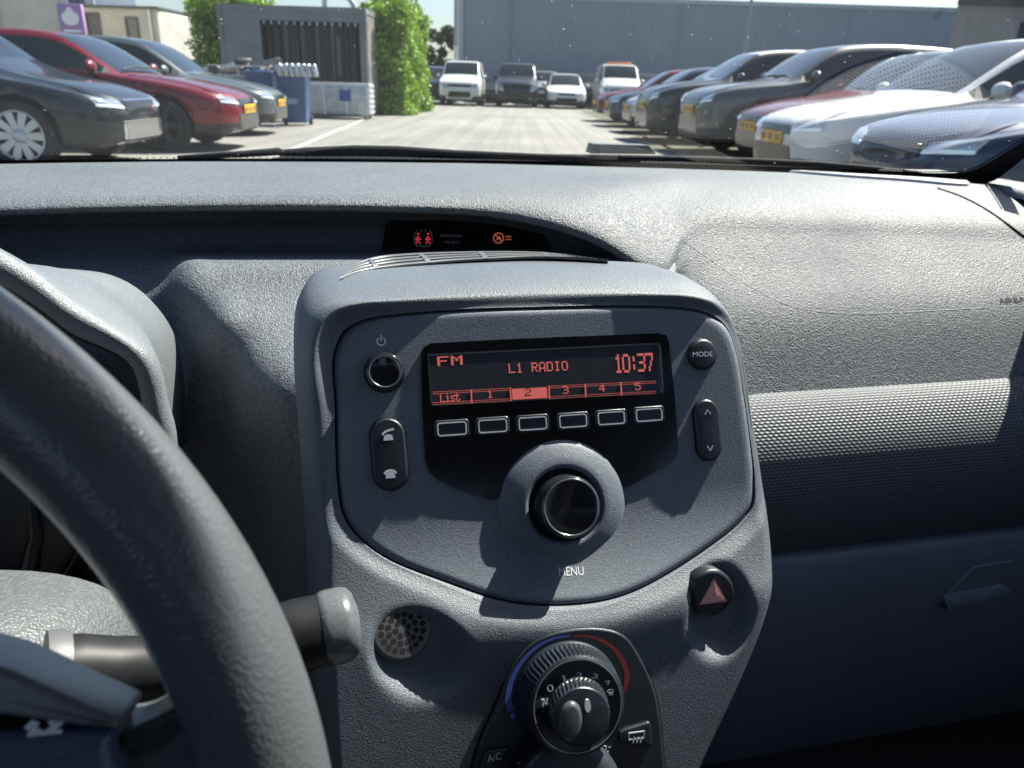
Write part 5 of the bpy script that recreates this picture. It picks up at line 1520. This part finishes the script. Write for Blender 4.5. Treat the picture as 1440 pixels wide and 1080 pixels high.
# raised oval surround of the upper dial, with blue and red temperature bands
ctr = pl(799, 978, hp)
def arcpx(pts): return [pl(u, v, hp + .001) for u, v in pts]
def band(pts_o, wds, m_, g):
    P = crom([(*p, 0) for p in arcpx(pts_o)], 6); n_ = len(P); rws = [[], []]
    for i, p in enumerate(P):
        d = (P[min(i + 1, n_ - 1)] - P[max(i - 1, 0)]).normalized(); s = Vector((-d.y, d.x, 0)); wd = pl_interp(wds, i / (n_ - 1)) / 2
        rws[0].append(p + s * wd + Vector((0, 0, hp + .0009))); rws[1].append(p - s * wd + Vector((0, 0, hp + .0009)))
    g.grid(rws, m_, False)
M_BLUE = mat('band_blue', (.09, .13, .52), .4); M_BRED = mat('band_red', (.25, .035, .04), .4)
g = MB(); band([(718, 1001), (715, 985), (717, 966), (725, 945), (738, 926), (756, 909), (778, 898), (802, 894)], [(0, .0038), (.5, .0022), (1, .0008)], 0, g)
c = pl(722, 1007, hp); g.lathe([(.0020, hp + .0004), (.0019, hp + .0009), (0, hp + .0009)], 16, 0, Matrix.Translation((c.x, c.y, 0)))
band([(806, 894), (828, 895), (849, 902), (866, 915), (877, 932), (882, 950), (880, 965), (878, 974)], [(0, .0008), (.55, .0028), (.85, .0030), (1, .0010)], 1, g)
cpart(g, 'temperature_band', [M_BLUE, M_BRED], clim)
g = MB()
oc = pl(799, 979, hp); T_ = Matrix.Translation((oc.x, oc.y, 0))
oc2 = pl(813, 993, .026)
def cone(prof, n_, m_, c0, c1, h0, h1, ribs=False):
    rws = []
    for r, h, k in prof:
        row = []
        for i in range(n_):
            a = 2 * PI * i / n_; rr = r - (k if i % 2 else 0); c = c0.lerp(c1, (h - h0) / (h1 - h0)); row.append(Vector((c.x + rr * math.cos(a), c.y + rr * math.sin(a), h)))
        rws.append(row)
    g.grid(rws, m_, not ribs, True)
cone([(.0302, hp + .0004, 0), (.0298, hp + .002, 0), (.0292, hp + .003, .0), (.0284, .012, .0009), (.0272, .0205, .0012), (.0264, .0235, .0012), (.0258, .0250, 0), (.0246, .0258, 0), (.0240, .0260, 0)], 132, 0, oc, oc2, hp, .026, True)
g.lathe([(.0243, .0260), (.0239, .0263), (.0234, .0258)], 64, 1, Matrix.Translation((oc2.x, oc2.y, 0)))
g.lathe([(.0234, .0258), (.023, .0256), (0, .0256)], 64, 0, Matrix.Translation((oc2.x, oc2.y, 0)))
h_ = .0258
for ch, A, B, hh in (('0', (771.5, 974.5), (780, 970), 9), ('1', (793.5, 958.5), (796.5, 957), 8), ('2', (811, 953), (819, 952.5), 6), ('3', (832, 953), (840, 955), 6), ('4', (849, 960), (856, 964), 6)):
    ctext(g, ch, A, B, hh, h_, 2)
c = pl(766.5, 987, h_)
for k in range(4):
    a = k * PI / 2 + .4; stroke(g, [c, c + Vector((math.cos(a), math.sin(a))) * .0012, c + Vector((math.cos(a + .6), math.sin(a + .6))) * .0024], .0009, h_, 2)
c = pl(858.5, 973, h_)
stroke(g, [c + Vector((x, y)) for x, y in ((-.0018, .0005), (-.001, .0012), (.001, .0012), (.0018, .0005), (.001, -.0003), (-.001, -.0003))], .0004, h_, 2, True)
for k in (-1, 0, 1): stroke(g, [c + Vector((k * .0008, -.0003)), c + Vector((k * .0008 + .0003, -.0017))], .0003, h_, 2)
cpart(g, 'temperature_dial', [M_BUTTON, M_RING, M_INK], clim, fix=False)
g = MB()
f0, f1 = pl(815, 999, .028), pl(818, 1010, .044)
cone([(.0166, .0257, 0), (.0163, .0272, 0), (.0160, .0285, .0008), (.0157, .0385, .0010), (.0154, .0415, .0008), (.0150, .0430, 0), (.0144, .0436, 0)], 84, 0, f0, f1, .0257, .0436, True)
g.lathe([(.0144, .0436), (.012, .0440), (0, .0441)], 48, 0, Matrix.Translation((f1.x, f1.y, 0)))
c = pl(826, 992, .0442); g.prism([c + Vector((.0016 * math.cos(a), .0032 * math.sin(a))) for a in [2 * PI * k / 20 for k in range(20)]], .0436, .0450, 1)
c = pl(802, 1014, .0445); Mr = Matrix.Translation((c.x, c.y, .0437)) @ Matrix.Rotation(R(-8), 4, 'Z')
q = [Vector((.0062 * math.cos(a), .0098 * math.sin(a))) for a in [2 * PI * k / 28 for k in range(28)]]
gg = MB(); cushion(gg, q, -.001, .0030, .0022, 0, .0003); g.add([Mr @ Vector(v) for v in gg.v], gg.f, 2, True)
cpart(g, 'fan_dial', [M_BUTTON, M_INK, grain('fan_grip', (.06, .065, .07), .4, 2500, .2, .0002)], clim, fix=False)
g = MB()
l0, l1 = pl(795, 1122, hp), pl(797, 1118, .024)
cone([(.033, hp, 0), (.0325, hp + .003, 0), (.0300, .012, 0), (.0285, .0205, 0), (.0265, .0235, 0), (.022, .0245, 0), (.0005, .0248, 0)], 72, 0, l0, l1, hp, .0248)
cpart(g, 'airflow_dial', grain('dial_rubber', (.03, .036, .045), .4, 2000, .25, .0003), clim)
# keys and airflow symbols
def key(poly, nm, deco):
    g = MB(); P = [pl(u, v, .006) for u, v in poly]; P = resample([(*p, 0) for p in P], 40); P = [Vector((p.x, p.y)) for p in P]
    ringseat(g, P, .0007, hp + .0001, 1); cushion(g, P, hp - .001, hp + .0022, .0009, 0, .0002); deco(g); cpart(g, nm, [M_BUTTON, M_GROOVE, M_INK], clim, fix=False)
def d_ac(g): ctext(g, 'A/C', (686, 1072.5), (705.5, 1067.5), 9, hp + .0028, 2)
key([(683, 1057), (718, 1052), (713, 1068), (702, 1085), (690, 1110), (668, 1110), (674, 1080)], 'air_conditioning_button', d_ac)
def d_df(g):
    stroke(g, [pl(u, v, hp + .0022) for u, v in ((884, 1031), (906, 1028), (905, 1037), (884, 1040))], .0008, hp + .0024, 2, True)
    for k in range(3):
        u = 889 + 5 * k; stroke(g, [pl(u, 1033, hp), pl(u + 1.2, 1036, hp), pl(u - .8, 1039, hp), pl(u - 1.2, 1042, hp)], .0006, hp + .0026, 2)
key([(871, 1030), (880, 1025), (913, 1015), (916, 1022), (917, 1049), (905, 1050), (874, 1044)], 'rear_defrost_button', d_df)
g = MB(); hz = hp + .0002
def person_icon(u, v, mir=1):
    c = pl(u, v, hz)
    def q(x, y): return c + Vector((x * mir, y)) * PXM
    stroke(g, [q(5, 7), q(5.2, 5)], .0014, hz); stroke(g, [q(4, 2), q(0, -3), q(-5, -4)], .0014, hz); stroke(g, [q(0, -3), q(-3, -8)], .001, hz)
    stroke(g, [q(-9, 4), q(0, 5)], .0009, hz); stroke(g, [q(-3, 8), q(1, 5), q(-2, 2)], .0007, hz)
person_icon(737, 1077); 
c = pl(849, 1057, hz)
def q(x, y): return c + Vector((x, y)) * PXM
stroke(g, [q(8, 6), q(8.2, 4)], .0014, hz); stroke(g, [q(7, 0), q(3, -4), q(-2, -5)], .0013, hz); stroke(g, [q(-8, -1), q(-5, -6)], .001, hz)
stroke(g, [q(-6, 6), q(0, 8), q(4, 6), q(2, 1), q(-3, 1)], .0006, hz, 0, True)
cpart(g, 'airflow_symbols', M_INK, clim)

# ------------------------------------------------------------------ steering wheel
WT = .32; WC = Vector((-.2085, .1436, -.1905)); WR = .183; wr_ = .0151
WU, WN = Vector((0, math.sin(WT), math.cos(WT))), Vector((0, -math.cos(WT), math.sin(WT)))
MW = Matrix(((1, WU.x, WN.x, WC.x), (0, WU.y, WN.y, WC.y), (0, WU.z, WN.z, WC.z), (0, 0, 0, 1)))
def wl(u, v, h=0.0):
    d = cray(u, v); q = WC + WN * h; p = d * (q.dot(WN) / d.dot(WN)) - WC; return Vector((p.x, p.dot(WU)))
m, n, b = nodes('steering_leather'); L = n.links.new
tc = n.nodes.new('ShaderNodeTexCoord')
v1 = n.nodes.new('ShaderNodeTexVoronoi'); v1.inputs['Scale'].default_value = 820; v1.feature = 'SMOOTH_F1'
wn_ = n.nodes.new('ShaderNodeTexNoise'); wn_.inputs['Scale'].default_value = 160; wn_.inputs['Detail'].default_value = 3
mxv = n.nodes.new('ShaderNodeMix'); mxv.data_type = 'VECTOR'; mxv.inputs[0].default_value = .004
L(tc.outputs['Object'], wn_.inputs['Vector']); L(tc.outputs['Object'], mxv.inputs[4]); L(wn_.outputs['Color'], mxv.inputs[5]); L(mxv.outputs[1], v1.inputs['Vector'])
n2 = n.nodes.new('ShaderNodeTexNoise'); n2.inputs['Scale'].default_value = 1200; L(tc.outputs['Object'], n2.inputs['Vector'])
ad = n.nodes.new('ShaderNodeMath'); ad.operation = 'MULTIPLY_ADD'; ad.inputs[1].default_value = .25; L(n2.outputs['Fac'], ad.inputs[0]); L(v1.outputs['Distance'], ad.inputs[2])
bp = n.nodes.new('ShaderNodeBump'); bp.inputs['Strength'].default_value = .3; bp.inputs['Distance'].default_value = .0006; L(ad.outputs[0], bp.inputs['Height']); L(bp.outputs[0], b.inputs['Normal'])
big = n.nodes.new('ShaderNodeTexNoise'); big.inputs['Scale'].default_value = 30; big.inputs['Detail'].default_value = 4; L(tc.outputs['Object'], big.inputs['Vector'])
mr = n.nodes.new('ShaderNodeMapRange'); mr.inputs[3].default_value = .24; mr.inputs[4].default_value = .34; L(big.outputs['Fac'], mr.inputs[0]); L(mr.outputs[0], b.inputs['Roughness'])
b.inputs['Base Color'].default_value = (.088, .094, .104, 1); b.inputs['Specular IOR Level'].default_value = .6
M_LEATHER = m
g = MB(); rws = []
for i in range(160):
    a = 2 * PI * i / 160; row = []
    for k in range(28):
        q = 2 * PI * k / 28; rr = wr_ * (1 + .05 * math.cos(2 * q))
        row.append(Vector(((WR + rr * math.cos(q)) * math.cos(a), (WR + rr * math.cos(q)) * math.sin(a), rr * 1.02 * math.sin(q))))
    rws.append(row)
rws.append(rws[0])
g.grid(rws, 0, True, True)
wheel = part(g, 'steering_wheel', M_LEATHER, None, MW)
def slab(poly, h0, h1, bev, name, mats, top=None):
    g = MB(); P = [wl(u, v, h1) for u, v in poly]
    P = resample([(*p, 0) for p in crom([(*p, 0) for p in P], 3, True)], 90); P = [Vector((p.x, p.y)) for p in P]
    cushion(g, P, h0, h1, bev, 0, 0); return cpart(g, name, mats, wheel)
M_SPOKE = mat('spoke_silver', (.22, .225, .23), .38, .4, var=.1, vscale=30, bump=.05, bscale=900)
slab([(-200, 950), (-80, 1000), (20, 1034), (110, 1036), (165, 1040), (205, 1028), (236, 1000), (252, 972), (275, 960), (300, 1010), (300, 1130), (240, 1180), (100, 1200), (-200, 1180)], -.014, .004, .006, 'spoke', M_LEATHER)
slab([(-220, 905), (-100, 918), (0, 940), (60, 966), (120, 994), (176, 1021), (172, 1025), (120, 1024), (60, 1016), (0, 1008), (-100, 1000), (-220, 990)], -.004, .012, .0015, 'spoke_trim', M_SPOKE)
slab([(-220, 1000), (-60, 1012), (60, 1024), (150, 1031), (160, 1036), (166, 1060), (172, 1110), (150, 1180), (-220, 1180)], -.004, .0095, .002, 'switch_housing', M_BLACKP)
slab([(-220, 1034), (-60, 1036), (60, 1036), (150, 1034), (154, 1040), (160, 1070), (168, 1120), (100, 1170), (-220, 1170)], .004, .0125, .003, 'switch_pad', M_SATIN)
g = MB(); c = wl(62, 1023, .0115); s_ = .00015
for k in (-1, 1): stroke(g, [c + Vector((k * x * s_, y * s_)) for x, y in ((4, -8), (14, -2), (24, 4), (16, 10), (8, 4))], .0012, .0112, 0)
stroke(g, [c + Vector((-24 * s_, -8 * s_)), c + Vector((24 * s_, -10 * s_))], .0009, .0112)
cpart(g, 'switch_symbol', M_INK, wheel)
g = MB(); g.lathe([(0, .022), (.05, .020), (.075, .010), (.08, -.02), (.06, -.05)], 48, 0, Matrix.Translation((0, -.005, 0)) @ Matrix.Scale(.8, 4, (0, 1, 0)))
cpart(g, 'wheel_hub', M_LEATHER, wheel)

# ------------------------------------------------------------------ steering column shroud and stalk
MCOL = Matrix.Translation(WC) @ Matrix.Rotation(WT + R(4), 4, 'X')      # local -y... column runs along local +y here
g = MB(); rws = []
M_COL = grain('column_plastic', (.095, .105, .112), .45, 620, .7, .0009, .5)
cA = PY(20, 905, .27)
def colring(y, cx, cz, rx, rz, e=2.6, n_=44):
    row = []
    for k in range(n_):
        a = 2 * PI * k / n_; c_, s_ = math.cos(a), math.sin(a)
        row.append(Vector((cx + rx * math.copysign(abs(c_) ** (2 / e), c_), y, cz + rz * math.copysign(abs(s_) ** (2 / e), s_))))
    return row
top_ = PY(90, 806, .33); XRC = PY(182, 850, .33).x; CXC = -.205; RXC = XRC - CXC
for y, dz, k in ((.175, -.012, .55), (.18, -.006, .80), (.195, -.002, .93), (.23, -.0, 1.0), (.29, .002, 1.0), (.345, .0, .98), (.36, -.01, .9), (.36, -.04, .5)):
    f_ = (y - .175) / .16
    rws.append(colring(y, CXC, lerp(-.245, top_.z - .056, f_) + dz, lerp(.062, RXC, f_) * k, .056 * k))
g.grid(rws, 0, True, True)
col_ = part(g, 'column_shroud', M_COL)
# seam and stalk collar
g = MB()
s0, s1, s2, s3, s4, s5 = [PY(u, v, y) for u, v, y in ((62, 952, .262), (100, 947, .265), (160, 945, .27), (250, 938, .275), (395, 900, .283), (505, 872, .288))]
def tubepts(seq, name, mats, parent, n_=28):
    g = MB()
    for pts, rs, mi in seq: g.tube(pts, rs, n_, mi)
    return part(g, name, mats, parent)
d_ = (s1 - s0)
M_STALK = mat('stalk_black', (.014, .015, .017), .45, spec=.25, var=.4, vscale=60)
M_STALKE = grain('stalk_cap', (.10, .11, .12), .22, 1500, .15, .0002, .7, dust=.4)
M_COLLAR = mat('collar_grey', (.09, .095, .10), .5)
stalk = tubepts([([s0, s0 + d_ * .5, s1 - d_ * .1], [.0178, .0178, .0168], 1), ([s1 - d_ * .3, s1 + d_ * .2, s2, s3, s3.lerp(s4, .5)], [.0152, .0152, .0142, .0134, .0128], 0),
                 ([s3.lerp(s4, .3), s4], [.0122, .0122], 0), ([s4.lerp(s3, .25), s4, s4.lerp(s5, .25), s4.lerp(s5, .52)], [.0140, .0160, .0164, .0160], 0)], 'wiper_stalk', [M_STALK, M_COLLAR], col_)
dd = (s5 - s4)
tubepts([([s4 + dd * .50, s4 + dd * .53, s4 + dd * .60, s4 + dd * .80, s4 + dd * .90, s4 + dd * .96, s4 + dd * 1.0], [.0150, .0166, .0172, .0170, .0160, .0132, .007], 0)], 'stalk_cap', M_STALKE, col_)

# ------------------------------------------------------------------ windscreen, frit, pillar
M_LINER0 = mat('header_cloth', (.12, .12, .12), .9)
m, n, b = nodes('speaker_mesh'); L = n.links.new
tc = n.nodes.new('ShaderNodeTexCoord'); sx = n.nodes.new('ShaderNodeSeparateXYZ'); L(tc.outputs['Object'], sx.inputs[0])
def mth(op, a, v=None, c=None):
    x = n.nodes.new('ShaderNodeMath'); x.operation = op; L(a, x.inputs[0])
    if c is not None: L(c, x.inputs[1])
    elif v is not None: x.inputs[1].default_value = v
    return x.outputs[0]
ry = mth('MULTIPLY', sx.outputs[1], 1 / .0034); od = mth('MULTIPLY', mth('MODULO', mth('FLOOR', ry), 2), .5)
rx = mth('ADD', mth('MULTIPLY', sx.outputs[0], 1 / .0042), c=od)
fx = mth('SUBTRACT', mth('FRACT', rx), .5); fy = mth('SUBTRACT', mth('FRACT', ry), .5)
dd_ = mth('ADD', mth('MULTIPLY', fx, c=fx), c=mth('MULTIPLY', fy, c=fy))
ho = mth('GREATER_THAN', dd_, .115)
mx = n.nodes.new('ShaderNodeMix'); mx.data_type = 'RGBA'; mx.inputs[6].default_value = (.004, .004, .005, 1); mx.inputs[7].default_value = (.62, .62, .62, 1)
L(ho, mx.inputs[0]); L(mx.outputs[2], b.inputs['Base Color']); b.inputs['Roughness'].default_value = .55
M_SPK = m; M_SPKE = mat('speaker_rim', (.40, .41, .42), .5)
M_WS = glass('windscreen_glass', (.90, .95, .955), boost=.6, specks=.30, film=.004)
M_FRIT = mat('frit_black', (.006, .007, .009), .3)
XC = .14
base = [PZ(u, wv(u) - 1, -.108) + Vector((0, .012, 0)) for u in (300, 640, 900, 1160, 1320, 1400)]
xr = base[-1].x
def wbase(x):
    """windscreen base: forward position as a function of lateral position, symmetric about the car's centre line"""
    pts = [(p.x - XC, p.y) for p in base if p.x > XC - .02]
    return pl_interp([(0, pts[0][1])] + [q for q in pts if q[0] > .02], abs(x - XC))
XW = xr - XC + .06
def wpoint(s, t):
    x = XC + s * XW * lerp(1, .84, t)
    yb = wbase(XC + s * XW)
    yt = .24 - .10 * s * s
    return Vector((x, lerp(yb, yt, t) + .03 * math.sin(PI * t), lerp(-.112, .40 - .03 * s * s, t) + .015 * math.sin(PI * t)))
g = MB(); g.grid([[wpoint(lerp(-1, 1, j / 30), i / 16) for j in range(31)] for i in range(17)])
ws = part(g, 'windscreen', M_WS, fix=False)
wsb = bvh_of(ws)
def wsp(u, v, off=.002):
    return hit(wsb, u, v, off)
FI = [(-140, 224), (0, 223), (150, 222), (300, 221), (450, 221), (600, 222.5), (760, 224.5), (900, 227), (1000, 229.5), (1100, 232.5), (1193, 236), (1270, 239.5), (1325, 242), (1352, 241), (1374, 236), (1398, 223), (1420, 209), (1445, 193), (1475, 172)]
FO = [(-140, 236), (0, 235), (150, 233), (300, 231.5), (450, 232), (600, 233), (760, 236), (900, 240), (1000, 244), (1100, 248), (1193, 253), (1270, 258), (1335, 262), (1380, 258), (1400, 252), (1420, 238), (1440, 222), (1465, 203), (1495, 180)]
ia = crom([(a, b_, 0) for a, b_ in FI], 4); oa = crom([(a, b_, 0) for a, b_ in FO], 4)
pi_, po_ = [], []
for a, b_ in zip(ia, oa):
    p, q = wsp(a.x, a.y), wsp(b_.x, b_.y)
    if p is not None and q is not None: pi_.append(p); po_.append(q)
g = MB(); g.grid([pi_, po_])
# dotted fade of the printed border
for k in range(0, len(pi_) - 1):
    for f_ in (0, .25, .5, .75):
        p = pi_[k].lerp(pi_[k + 1], f_); e = (pi_[k + 1] - pi_[k]).normalized(); up_ = (pi_[k] - po_[k]).normalized()
        c = p + up_ * .0022; g.add([c + e * .0014, c + up_ * .0014, c - e * .0014, c - up_ * .0014], [(0, 1, 2, 3)])
part(g, 'printed_border', M_FRIT, ws, fix=False)
# right pillar
M_PIL = grain('pillar_plastic', (.16, .18, .205), .5, 900, .2, .0003, .4)
def pillar(sgn, name):
    A = [wpoint(sgn * .985, t) for t in [k / 8 for k in range(9)]]
    rws = [[p + Vector((0, -.004, 0)) for p in A], [p + Vector((sgn * .012, -.035, -.004)) for p in A], [p + Vector((sgn * .05, -.075, -.012)) for p in A], [p + Vector((sgn * .11, -.09, -.01)) for p in A], [p + Vector((sgn * .12, .05, 0)) for p in A], [p + Vector((sgn * .02, .03, 0)) for p in A]]
    g = MB(); g.grid(rws); return part(g, name, M_PIL)
pillar(1, 'windscreen_pillar'); pillar(-1, 'windscreen_pillar')
# header rail above the glass, padded
TH = .8768
def hdr(t, d): return [wpoint(lerp(-.97, .97, j / 20), t) + Vector((0, -.010 - d, -.012 - d)) for j in range(21)]
g = MB(); g.grid([[p + Vector((0, .006, .010)) for p in hdr(TH, 0)], hdr(TH, 0), hdr(TH + .01, .006), hdr(TH + .05, .012), hdr(1.0, .014), [p + Vector((0, .02, .03)) for p in hdr(1.0, 0)]])
part(g, 'header_rail', M_LINER0)
# perforated loudspeaker cover let into the right end of the dashboard
SPK = [(.590, .935), (.583, .895), (.612, .845), (.655, .808), (.700, .775), (.728, .772), (.742, .80), (.744, .845), (.735, .862), (.68, .90), (.62, .945)]
def ondash(x, y, off):
    h = dbv.ray_cast(Vector((x, y, .05)), Vector((0, 0, -1))); return (h[0].z if h[0] is not None and h[0].z > -.12 else -.1) + off
Ps = crom([(a, b_, 0) for a, b_ in SPK], 5, True); cs = sum(Ps, Vector()) / len(Ps)
g = MB()
def sring(f_, off): return [Vector((*(cs + (p - cs) * f_).xy, ondash(*(cs + (p - cs) * f_).xy, off))) for p in Ps]
g.grid([sring(1.0, -.002), sring(1.0, .002), sring(.97, .0035), sring(.93, .0035)], 1, True, True)
g.grid([sring(f_, .0030) for f_ in (.93, .75, .55, .35, .18, .02)], 0, True, True)
part(g, 'speaker_cover', [M_SPK, M_SPKE], dash)

# wipers and scuttle outside the glass
M_WIP = mat('wiper_rubber', (.010, .013, .018), .8, spec=.15)
g = MB()
def OY(u, v, y): return PY(u, v, y)
scl = [(-300, 231), (0, 229), (200, 227), (380, 223), (420, 215), (560, 214.5), (700, 216), (850, 217), (1000, 219.5), (1100, 224), (1200, 231.5), (1300, 240), (1420, 252)]
def ysc(u): return 1.16 if u < 1000 else lerp(1.16, .92, (u - 1000) / 420)
r0 = [OY(u, v, ysc(u)) for u, v in scl]
g.grid([[p + Vector((0, -.09, -.035)) for p in r0], [p + Vector((0, -.012, -.003)) for p in r0], r0, [p + Vector((0, .03, -.004)) for p in r0], [p + Vector((0, .10, -.04)) for p in r0]])
scut = part(g, 'scuttle_panel', M_WIP)
g = MB()
g.tube([OY(u, v, 1.10) for u, v in ((392, 215), (430, 213.5), (500, 212), (560, 213), (640, 217), (760, 221), (900, 225))], [.004, .006, .0075, .0075, .006, .005, .005], 8)
g.tube([OY(u, v, 1.08) for u, v in ((250, 222), (320, 218), (392, 213), (398, 216))], [.003, .004, .005, .005], 8)
part(g, 'wiper_blade', M_WIP, scut)
g = MB(); g.tube([OY(u, v, 1.02) for u, v in ((870, 222), (960, 223.5), (1060, 227), (1150, 231), (1230, 237), (1262, 241), (1275, 246))], [.004, .004, .005, .005, .004, .004, .004], 8)
part(g, 'wiper_blade', M_WIP, scut)
g = MB()
q = [OY(u, v, 1.09) for u, v in ((832, 216), (836, 202.5), (912, 204.5), (923, 217))]
g.add(q + [p + Vector((0, .03, .0)) for p in q], [(0, 1, 2, 3), (1, 5, 6, 2), (0, 4, 5, 1), (3, 2, 6, 7), (4, 7, 6, 5), (0, 3, 7, 4)])
part(g, 'wiper_arm_cover', mat('wiper_cover_grey', (.10, .115, .125), .45), scut)
# bonnet falling away in front of the scuttle
g = MB(); g.grid([[Vector((lerp(-.52, .80, j / 12), 1.24 + .62 * t - .10 * (2 * j / 12 - 1) ** 2, -.135 - .20 * t * t - .02 * (2 * j / 12 - 1) ** 2)) for j in range(13)] for t in [k / 6 for k in range(7)]])
part(g, 'bonnet', P_GREY)

# ------------------------------------------------------------------ the rest of the cabin shell that keeps out the light
M_LINER = mat('headliner', (.10, .10, .10), .9); M_DOORT = mat('door_trim', (.08, .085, .09), .6); M_CARPET = mat('carpet', (.04, .04, .042), .95)
XL, XR = XC - .68, XC + .68
g = MB()
g.grid([[wpoint(lerp(-1, 1, j / 10), 1) + Vector((0, -.0, .004)) for j in range(11)], [Vector((lerp(XL + .1, XR - .1, j / 10), -.2, .44)) for j in range(11)], [Vector((lerp(XL + .1, XR - .1, j / 10), -1.3, .42)) for j in range(11)]])
part(g, 'roof', M_LINER)
for s, X in ((-1, XL), (1, XR)):
    g = MB()
    g.box(*sorted((X, X + s * .06)), -1.6, 1.0, -.70, -.10)
    g.box(*sorted((X - s * .02, X + s * .04)), -.35, -.22, -.10, .40); g.box(*sorted((X - s * .08, X - s * .02)), -1.3, .22, .33, .43)
    part(g, 'door', M_DOORT)
g = MB(); g.box(XL, XR, -1.6, 1.0, -.74, -.70); g.box(XL, XR, .95, 1.0, -.70, -.125); g.box(XL, XR, -1.66, -1.6, -.70, .02); part(g, 'floor_pan', M_CARPET)
g = MB()
for cx in (-.21, XC + .34):
    g.bbox(cx - .24, cx + .24, -.75, -.25, -.45, -.28, .05); g.bbox(cx - .24, cx + .24, -.92, -.76, -.30, .22, .05)
part(g, 'seat', M_SEATS)
